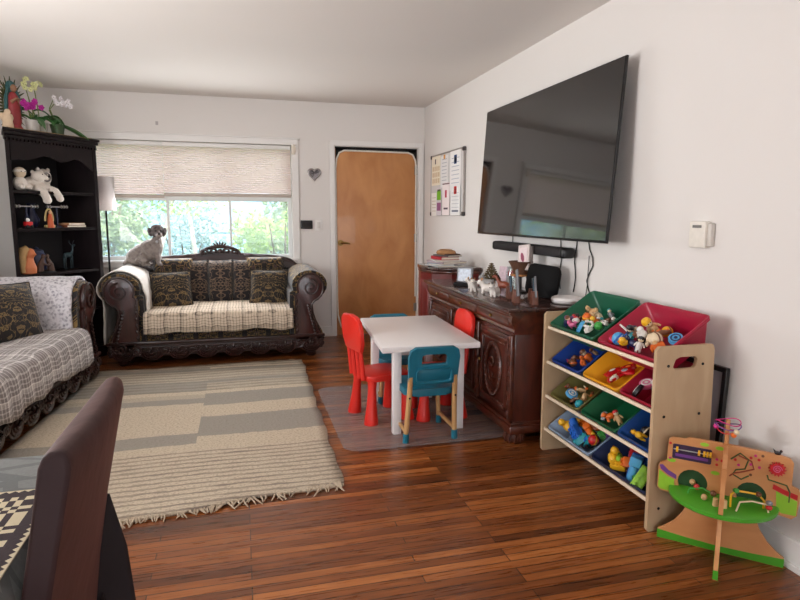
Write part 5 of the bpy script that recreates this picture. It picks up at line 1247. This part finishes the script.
heap(bF, 'olive bin', [('disc', 'sky blue', 'white', .42, .20, .05, 1.25), ('animal', 'brown', 'red', .14, .30, .025, 1.2), ('figure', 'tan', 'orange', .26, .5, .02, 1.0), ('ball', 'teal', 'sky blue', .90, .06, .03, .9), ('animal', 'tan', 'brown', .66, .36, .02, 1.1), ('car', 'brown', 'cream', .62, .10, .02, 1.1), ('rattle', 'cream', 'orange', .3, .66, .02, 1.0), ('figure', 'orange', 'brown', .74, .55, .02, .8)], .052)
heap(bG, 'third-row green bin', [('animal', 'orange', 'brown', .50, .20, .025, 1.1), ('figure', 'tan', 'red', .66, .28, .025, 1.1), ('car', 'grey', 'white', .36, .12, .02, .8)], .056)
heap(bH, 'third-row blue bin', [('animal', 'yellow', 'black', .34, .10, .035, 1.3), ('ball', 'black', 'cream', .30, .3, .02, .9), ('animal', 'cream', 'brown', .6, .4, .03, 1.2)], .056)
heap(bI, 'bottom pale bin', [('animal', 'red', 'yellow', .05, .30, .02, .9), ('duck', 'yellow', 'orange', .16, .22, .045, 1.5), ('block', 'yellow', 'yellow', .24, .55, .04, 1.2), ('block', 'orange', 'orange', .36, .62, .045, 1.2), ('block', 'magenta', 'magenta', .36, .84, .03, 1.3), ('train', 'blue', 'blue', .36, .26, .04, 1.9), ('block', 'orange', 'orange', .56, .66, .05, 1.5), ('train', 'green', 'orange', .66, .42, .04, 1.6), ('block', 'blue', 'blue', .52, .14, .055, 1.5), ('block', 'teal', 'teal', .64, .10, .03, 1.3), ('car', 'teal', 'blue', .78, .22, .03, 1.3), ('ball', 'red', 'yellow', .88, .28, .05, .9), ('duck', 'yellow', 'orange', .80, .32, .05, .8), ('block', 'green', 'green', .84, .55, .02, 1.1), ('block', 'lime', 'lime', .6, .8, .02, 1.0), ('block', 'purple', 'purple', .90, .66, .02, .9)], .060)
heap(bJ, 'bottom navy bin', [('duck', 'yellow', 'orange', .16, .16, .04, 1.5), ('animal', 'lime', 'yellow', .28, .22, .05, 1.4), ('block', 'yellow', 'yellow', .36, .05, .04, 1.1), ('block', 'orange', 'orange', .40, .22, .04, 1.5), ('train', 'red', 'red', .38, .72, .04, 1.9), ('block', 'red', 'red', .40, .48, .045, 1.5), ('animal', 'red', 'orange', .62, .80, .03, 1.4), ('train', 'blue', 'sky blue', .58, .26, .045, 2.1), ('block', 'blue', 'blue', .66, .40, .05, 1.3), ('block', 'lime', 'lime', .84, .12, .05, 1.7), ('block', 'orange', 'orange', .88, .32, .05, 1.3), ('block', 'red', 'red', .88, .62, .03, 1.5), ('ball', 'pink', 'cream', .28, .55, .02, .8), ('car', 'green', 'black', .75, .05, .02, 1.2)], .060)

# ================================================================== WOODEN ACTIVITY TABLE
M_birch = wood('birch_ply', (186, 124, 74), (208, 148, 96), .45, 3, 'X', .1, 4); M_gr = plain('leaf_green_paint', (70, 150, 34), .4, var=.03)
t = thing('activity_table', 'wooden activity toy with round green disc and crossing printed panels by the wall', 'activity toy', (1.765, 1.75, 0), -PI/4); t.scale = (.965,)*3
th = .008
def paint(name, pts, mat, y=-th-.0008, plane='XZ'):
    b = B(); b.prism(pts, y, y-.0016 if y < 0 else y+.0016, plane); return b.out(name, mat, t, smooth=False)
base = [(-.225, 0), (.225, 0), (.225, .04), (.20, .055), (.165, .085), (.135, .13), (.118, .175), (.11, .222), (-.11, .222), (-.118, .175), (-.135, .13), (-.165, .085), (-.20, .055), (-.225, .04)]
B().prism(base, -th, th, bev=.002).out('base_panel', M_birch, t, smooth=False)
band = [(-.226, .002), (.226, .002), (.226, .038), (.12, .030), (0, .026), (-.12, .030), (-.226, .038)]
B().prism(band, -th-.001, th+.001).out('green_band', M_gr, t, smooth=False)
B().prism([(y, z) for y, z in base], -th, th, 'YZ', bev=.002).out('cross_base_panel', M_birch, t, smooth=False)
B().prism([(y*1.002, z) for y, z in band], -th-.001, th+.001, 'YZ').out('cross_green_band', M_gr, t, smooth=False)
B().lathe([(.188, .222), (.194, .226), (.194, .240), (.188, .244), (0, .244)], seg=48).out('green_disc', M_gr, t)
def arch(cx, cz, r, z0, n=12, rev=False):
    a0 = math.asin(max(-1, (z0-cz)/r)); p = [(cx+r*math.cos(PI-a0-(PI-2*a0)*i/n), cz+r*math.sin(PI-a0-(PI-2*a0)*i/n)) for i in range(n+1)]; return p
up = [(-.19, .246)]+arch(-.108, .270, .055, .246)+[(-.045, .246), (.045, .246)]+arch(.098, .268, .052, .246)+[(.165, .246), (.175, .232), (.19, .212), (.235, .205), (.252, .222), (.256, .31), (.25, .325), (.226, .335), (.226, .425), (.215, .44), (.18, .448), (.0, .456), (-.13, .456), (-.145, .447), (-.195, .445), (-.206, .435), (-.208, .345), (-.215, .338), (-.232, .330), (-.238, .315), (-.238, .225), (-.225, .212), (-.175, .208), (-.165, .225), (-.172, .26)]
B().prism(up[::-1], -th, th).out('upper_panel', M_birch, t, smooth=False)
up2 = [(-.195, .246)]+arch(-.10, .268, .05, .246)+[(-.045, .246), (.045, .246)]+arch(.10, .268, .05, .246)+[(.195, .246), (.19, .43), (.12, .456), (-.12, .456), (-.205, .43)]
B().prism(up2[::-1], -th, th, 'YZ').out('cross_upper_panel', M_birch, t, smooth=False)
B().box((0, 0, .505), (.016, .024, .10), bev=.004).out('post', M_birch, t)
TOYP = lambda c: P_(c)
for k, (z, r, c) in enumerate(((.548, .044, 'magenta'), (.530, .046, 'purple'), (.512, .036, 'red'))):
    B().tube([(r*math.cos(a), r*.9*math.sin(a), z+.006*math.sin(2*a+k)) for a in [2*PI*i/28 for i in range(28)]], .0022, 6, closed=True).out('wire_loop', TOYP(c), t)
for p, c in (((-.04, -.01, .525), 'magenta'), ((.022, -.03, .505), 'orange'), ((.03, -.034, .52), 'cream')): B().ico(p, .011, 2).out('bead', TOYP(c), t)
# printed decorations and moving pieces
paint('abacus_window', rrect(.142, .062, .006, 3, -.118, .392), plain('dark_violet', (54, 38, 66), .4))
paint('abacus_stripe', rrect(.12, .012, .003, 2, -.118, .378), P_('purple'), -th-.003)
B().cyl((-.186, -.013, .402), (-.05, -.013, .402), .0025, seg=8).out('abacus_rod', M_sil, t)
for x in (-.172, -.092, -.073, -.062, -.051): B().cyl((x-.004, -.013, .402), (x+.004, -.013, .402), .0115, seg=14).out('abacus_bead', P_('yellow'), t)
paint('purple_track', [(-.234, .322), (-.222, .325), (-.20, .305), (-.168, .290), (-.168, .272), (-.20, .285), (-.228, .305)], P_('purple'))
paint('green_hill', [(-.234, .300), (-.20, .277), (-.176, .270), (-.172, .215), (-.225, .218), (-.234, .228)], P_('lime'))
arc = arch(-.108, .270, .0545, .248); paint('arch_backing', arc, plain('deep_green', (34, 72, 36), .5), th-.004)
arc = arch(.098, .268, .0515, .248); paint('arch_backing', arc, MC['deep_green'], th-.004)
B().ico((-.108, -.004, .272), .012, 2).out('arch_ball', P_('tan'), t)
paint('red_hill', [(.168, .332), (.20, .318), (.248, .305), (.248, .285), (.20, .300), (.166, .312)], P_('red')); paint('green_hill', [(.178, .306), (.20, .296), (.248, .28), (.248, .222), (.20, .222), (.184, .24)], P_('lime'))
b = B(); n = 14; sp = []
for i in range(2*n): r = .030 if i % 2 == 0 else .021; a = PI*i/n; sp.append((.175+r*math.cos(a), .395+r*math.sin(a)))
b.prism(sp, -th-.002, -th-.010); b.out('red_sun', P_('red'), t, smooth=False)
B().tube(spiral(.175, .395, .016, .002, 0, 2, -th-.011, 24), .0016, 5).out('sun_spiral', P_('pink'), t)
b = B(); b.ico((.172, -.004, .455), (.012, .006, .008), 2); b.ico((.182, -.004, .463), (.006, .005, .006), 1); b.prism([(.155, .470), (.170, .458), (.163, .452)], -.006, -.002).out('bird', P_('black'), t)
for pts, c in (([(.02, .40), (.05, .43), (.08, .41), (.07, .37), (.04, .36), (.03, .34), (.06, .325), (.085, .345)], 'green'), ([(.045, .42), (.09, .405), (.10, .375), (.06, .355), (.035, .345), (.02, .33)], 'red'), ([(.145, .362), (.15, .345), (.18, .34), (.21, .335), (.222, .31), (.222, .27)], 'green')):
    B().tube([(x, -th-.001, z) for x, z in pts], .003, 6).out('track_groove', plain('groove_'+c, ((70, 86, 40) if c == 'green' else (150, 66, 44)), .6), t)
RD = random.Random(9)
for k in range(26):
    x = RD.uniform(-.2, .21); z = RD.uniform(.35, .445)
    if (-.195 < x < -.04 and z < .43) or (.13 < x < .21 and .36 < z): continue
    paint('printed_dot', [(x+.0055*math.cos(a), z+.0055*math.sin(a)) for a in [2*PI*i/8 for i in range(8)]], P_(RD.choice(['red', 'brown', 'magenta'])))
for x, z in ((-.075, .44), (-.02, .435), (-.19, .35), (-.03, .33)): paint('printed_leaf', [(x+.016*math.cos(a), z+.008*math.sin(a)) for a in [2*PI*i/10 for i in range(10)]], P_('lime'))
B().tube([(.03, -.10, .28), (.03, -.10, .33), (.045, -.09, .345), (.12, -.06, .335), (.14, -.05, .31), (.14, -.05, .28)], .004, 8).out('bead_wire', P_('yellow'), t, loc=(0, 0, -.036))
B().tube([(.05, -.13, .28), (.06, -.12, .315), (.10, -.10, .32), (.15, -.08, .31), (.155, -.08, .28)], .0035, 8).out('bead_wire', P_('cream'), t, loc=(0, 0, -.036))
for p, c in (((.045, -.09, .345), 'green'), ((.12, -.06, .335), 'brown'), ((.156, -.08, .30), 'red'), ((.156, -.08, .318), 'grey')): B().ico(p, (.012, .012, .010), 2).out('bead', P_(c), t, loc=(0, 0, -.036))
B().tube([(-.12, -.06, .28), (-.115, -.055, .30), (-.07, -.05, .31), (-.03, -.06, .30), (-.03, -.06, .28)], .003, 8).out('bead_wire', P_('green'), t, loc=(0, 0, -.036))
for p, c in (((-.06, -.09, .292), 'tan'), ((-.03, -.07, .305), 'brown'), ((-.09, -.045, .308), 'red')): B().ico(p, (.012, .010, .013), 2).out('bead', P_(c), t, loc=(0, 0, -.036))
for x in (-.02, .01): B().cyl((x, -.12, .28), (x, -.12, .31), .011, .009, 12).out('peg', P_('tan'), t, loc=(0, 0, -.036))

# ================================================================== DINING TABLE AND COVERED CHAIR
t = thing('dining_table', 'dining table under a grey patterned cloth at the lower left corner', 'table', (-.95, .80, 0))
for x in (-.5, .5):
    for y in (-.45, .52): B().box((x, y, .36), (.07, .07, .72), bev=.006).out('leg', M_esp, t)
B().box((0, .03, .738), (1.18, 1.20, .03), bev=.006).out('tabletop', M_esp, t)
def greycloth():
    s = NT('grey_patterned_cloth'); vo = s.n('TexVoronoi', dict(feature='DISTANCE_TO_EDGE'), Vector=s.n('Mapping', Vector=s.co(), Rotation=(0, 0, .5), Scale=(5, 11, 5)).outputs[0], Scale=1.0)
    n = s.n('TexNoise', Vector=s.co(), Scale=160.0)
    ln = s.math('LESS_THAN', vo.outputs['Distance'], .045); c = s.mix(n.outputs[0], L(104, 106, 104), L(128, 130, 128)); s.set(s.mix(s.math('MULTIPLY', ln, .55), c, L(74, 76, 76)), .8); return s.m
b = B(); rows = []
for j in range(31):
    row = []
    for i in range(31):
        u = -1+2*i/30; v = -1+2*j/30; ex = .62+.03; ey = .64+.03
        x = u*.80; y = v*.82; z = .7575
        dx = max(0, abs(x)-.602); dy = max(0, abs(y)-.612)
        if dx: z -= dx; x = math.copysign(.602+.012*math.sin(y*20)*min(1, dx*6), x)
        if dy: z -= dy; y = math.copysign(.612+.012*math.sin(x*20)*min(1, dy*6), y)
        if dx and dy: z = .7575-math.hypot(dx, dy)
        row.append((x, y+.03, z))
    rows.append(row)
t2 = thing('tablecloth', 'grey cloth with fine dark curved lines spread over the dining table', 'tablecloth', (-.95, .80, 0))
b.sheet(rows).out('cloth', greycloth(), t2, solid=.003)
def runnermat():
    s = NT('geometric_runner'); X, Y, Z = s.xyz(s.co())
    # stepped rhombus rings, cream on dark brown
    px, py = .125, .17
    def st(q, per, off=0): return s.math('MULTIPLY', s.math('FLOOR', s.math('DIVIDE', s.math('ABSOLUTE', s.math('SUBTRACT', s.math('FLOORED_MODULO', s.math('ADD', q, off), per), per/2)), .0125)), .0125)
    d = s.math('ADD', st(X, px), s.math('MULTIPLY', st(Y, py), .75))
    r = s.math('LESS_THAN', s.math('FRACT', s.math('DIVIDE', d, .025)), .42)
    inn = s.math('MULTIPLY', s.math('LESS_THAN', s.math('ABSOLUTE', Y), .175), s.math('LESS_THAN', X, .322))
    # saw-tooth border
    zx = s.math('PINGPONG', X, .008); bd = s.math('GREATER_THAN', s.math('ABSOLUTE', Y), s.math('SUBTRACT', .203, zx))
    zy = s.math('PINGPONG', Y, .008); bd2 = s.math('GREATER_THAN', X, s.math('SUBTRACT', .348, zy))
    f = s.math('MAXIMUM', s.math('MULTIPLY', r, inn), s.math('MAXIMUM', bd, bd2))
    n = s.n('TexNoise', Vector=s.co(), Scale=200.0)
    s.set(s.mix(f, s.mix(n.outputs[0], L(38, 24, 28), L(56, 38, 42)), L(206, 192, 160)), .9); s.bump(s.math('ADD', f, n.outputs[0]), .3, .003); return s.m
t3 = thing('table_runner', 'dark brown table runner with cream geometric pattern on the grey tablecloth', 'table runner', (-.71, 1.035, .7605))
B().box((0, 0, .0015), (.70, .41, .003)).out('cloth', runnermat(), t3, smooth=False)
# chair with its stretch cover
def covermat():
    s = NT('chocolate_velvet'); n = s.n('TexNoise', Vector=s.co(), Scale=9.0, Detail=3.0)
    s.set(s.mix(n.outputs[0], L(34, 15, 17), L(46, 21, 22)), .7); s.b.inputs['Sheen Weight'].default_value = .16; s.b.inputs['Sheen Roughness'].default_value = .4; s.b.inputs['Sheen Tint'].default_value = L(214, 130, 112)
    s.bump(n.outputs[0], .25, .02); return s.m
M_cov = covermat()
t = thing('dining_chair', 'dining chair in a dark brown stretch cover pushed up to the dining table', 'chair', (-.33, 1.145, 0))
prof = [(.048, .955), (.062, .957), (.072, .948), (.074, .925), (.063, .87), (.045, .78), (.029, .70), (.004, .55), (-.012, .42)]
bk = []
rows = []
for j in range(25):
    v = -1+2*j/24; y = v*.215; bow = .010*(1-v*v)
    zt = -.006*abs(v)**3-.010*(1-v*v)
    rows.append([(x+(bow if k > 5 else -bow*.5), y, z+zt*(z-.42)/.53) for k, (x, z) in enumerate([(-.070, .42), (-.045, .55), (-.007, .725), (.016, .85), (.030, .93), (.037, .948)]+prof)])
b = B(); R_ = [[b.bm.verts.new(p) for p in r] for r in rows]
for a, c in zip(R_, R_[1:]):
    n = len(a)
    for i in range(n): b.bm.faces.new((a[i], a[(i+1) % n], c[(i+1) % n], c[i]))
b.bm.faces.new(R_[0][::-1]); b.bm.faces.new(R_[-1]); b._fin([v for r in R_ for v in r])
b.out('covered_backrest', M_cov, t, ang=60, bev=.006)
B().box((-.24, 0, .43), (.40, .44, .10), bev=.03, seg=3).out('covered_seat', M_cov, t)
b = B(); rows = []
for j in range(49):   # skirt hanging round the seat, flaring outwards to the floor
    a = 2*PI*j/48; ca, sa = math.cos(a), math.sin(a); q = 1/max(abs(ca)/.235, abs(sa)/.225)*.98
    x, y = ca*q, sa*q; row = []
    for k in range(7):
        f = k/6; fl = 1+.16*f+.03*math.sin(a*9)*f; row.append((-.22+x*fl, y*fl, .45-.43*f))
    rows.append(row)
b.sheet(rows).out('skirt', plain('dark_skirt_cloth', (30, 20, 22), .85), t, solid=.005)
b = B(); rows = []
for j in range(9):   # loose rear flap of the cover on the window side
    v = j/8; rows.append([(-.03+.06*v, .20+.02*v, .70-.02*v), (-.05+.105*v+.006*math.sin(v*9), .20+.025*v, .55), (-.06+.125*v+.008*math.sin(v*9), .20+.03*v, .40), (-.07+.135*v+.01*math.sin(v*9), .20+.03*v, .03)])
b.sheet(rows).out('loose_flap', MC['dark_skirt_cloth'], t, solid=.005)
for x in (-.38, -.05):
    for y in (-.18, .18): B().box((x, y, .20), (.04, .04, .40), bev=.004).out('leg', M_esp, t)
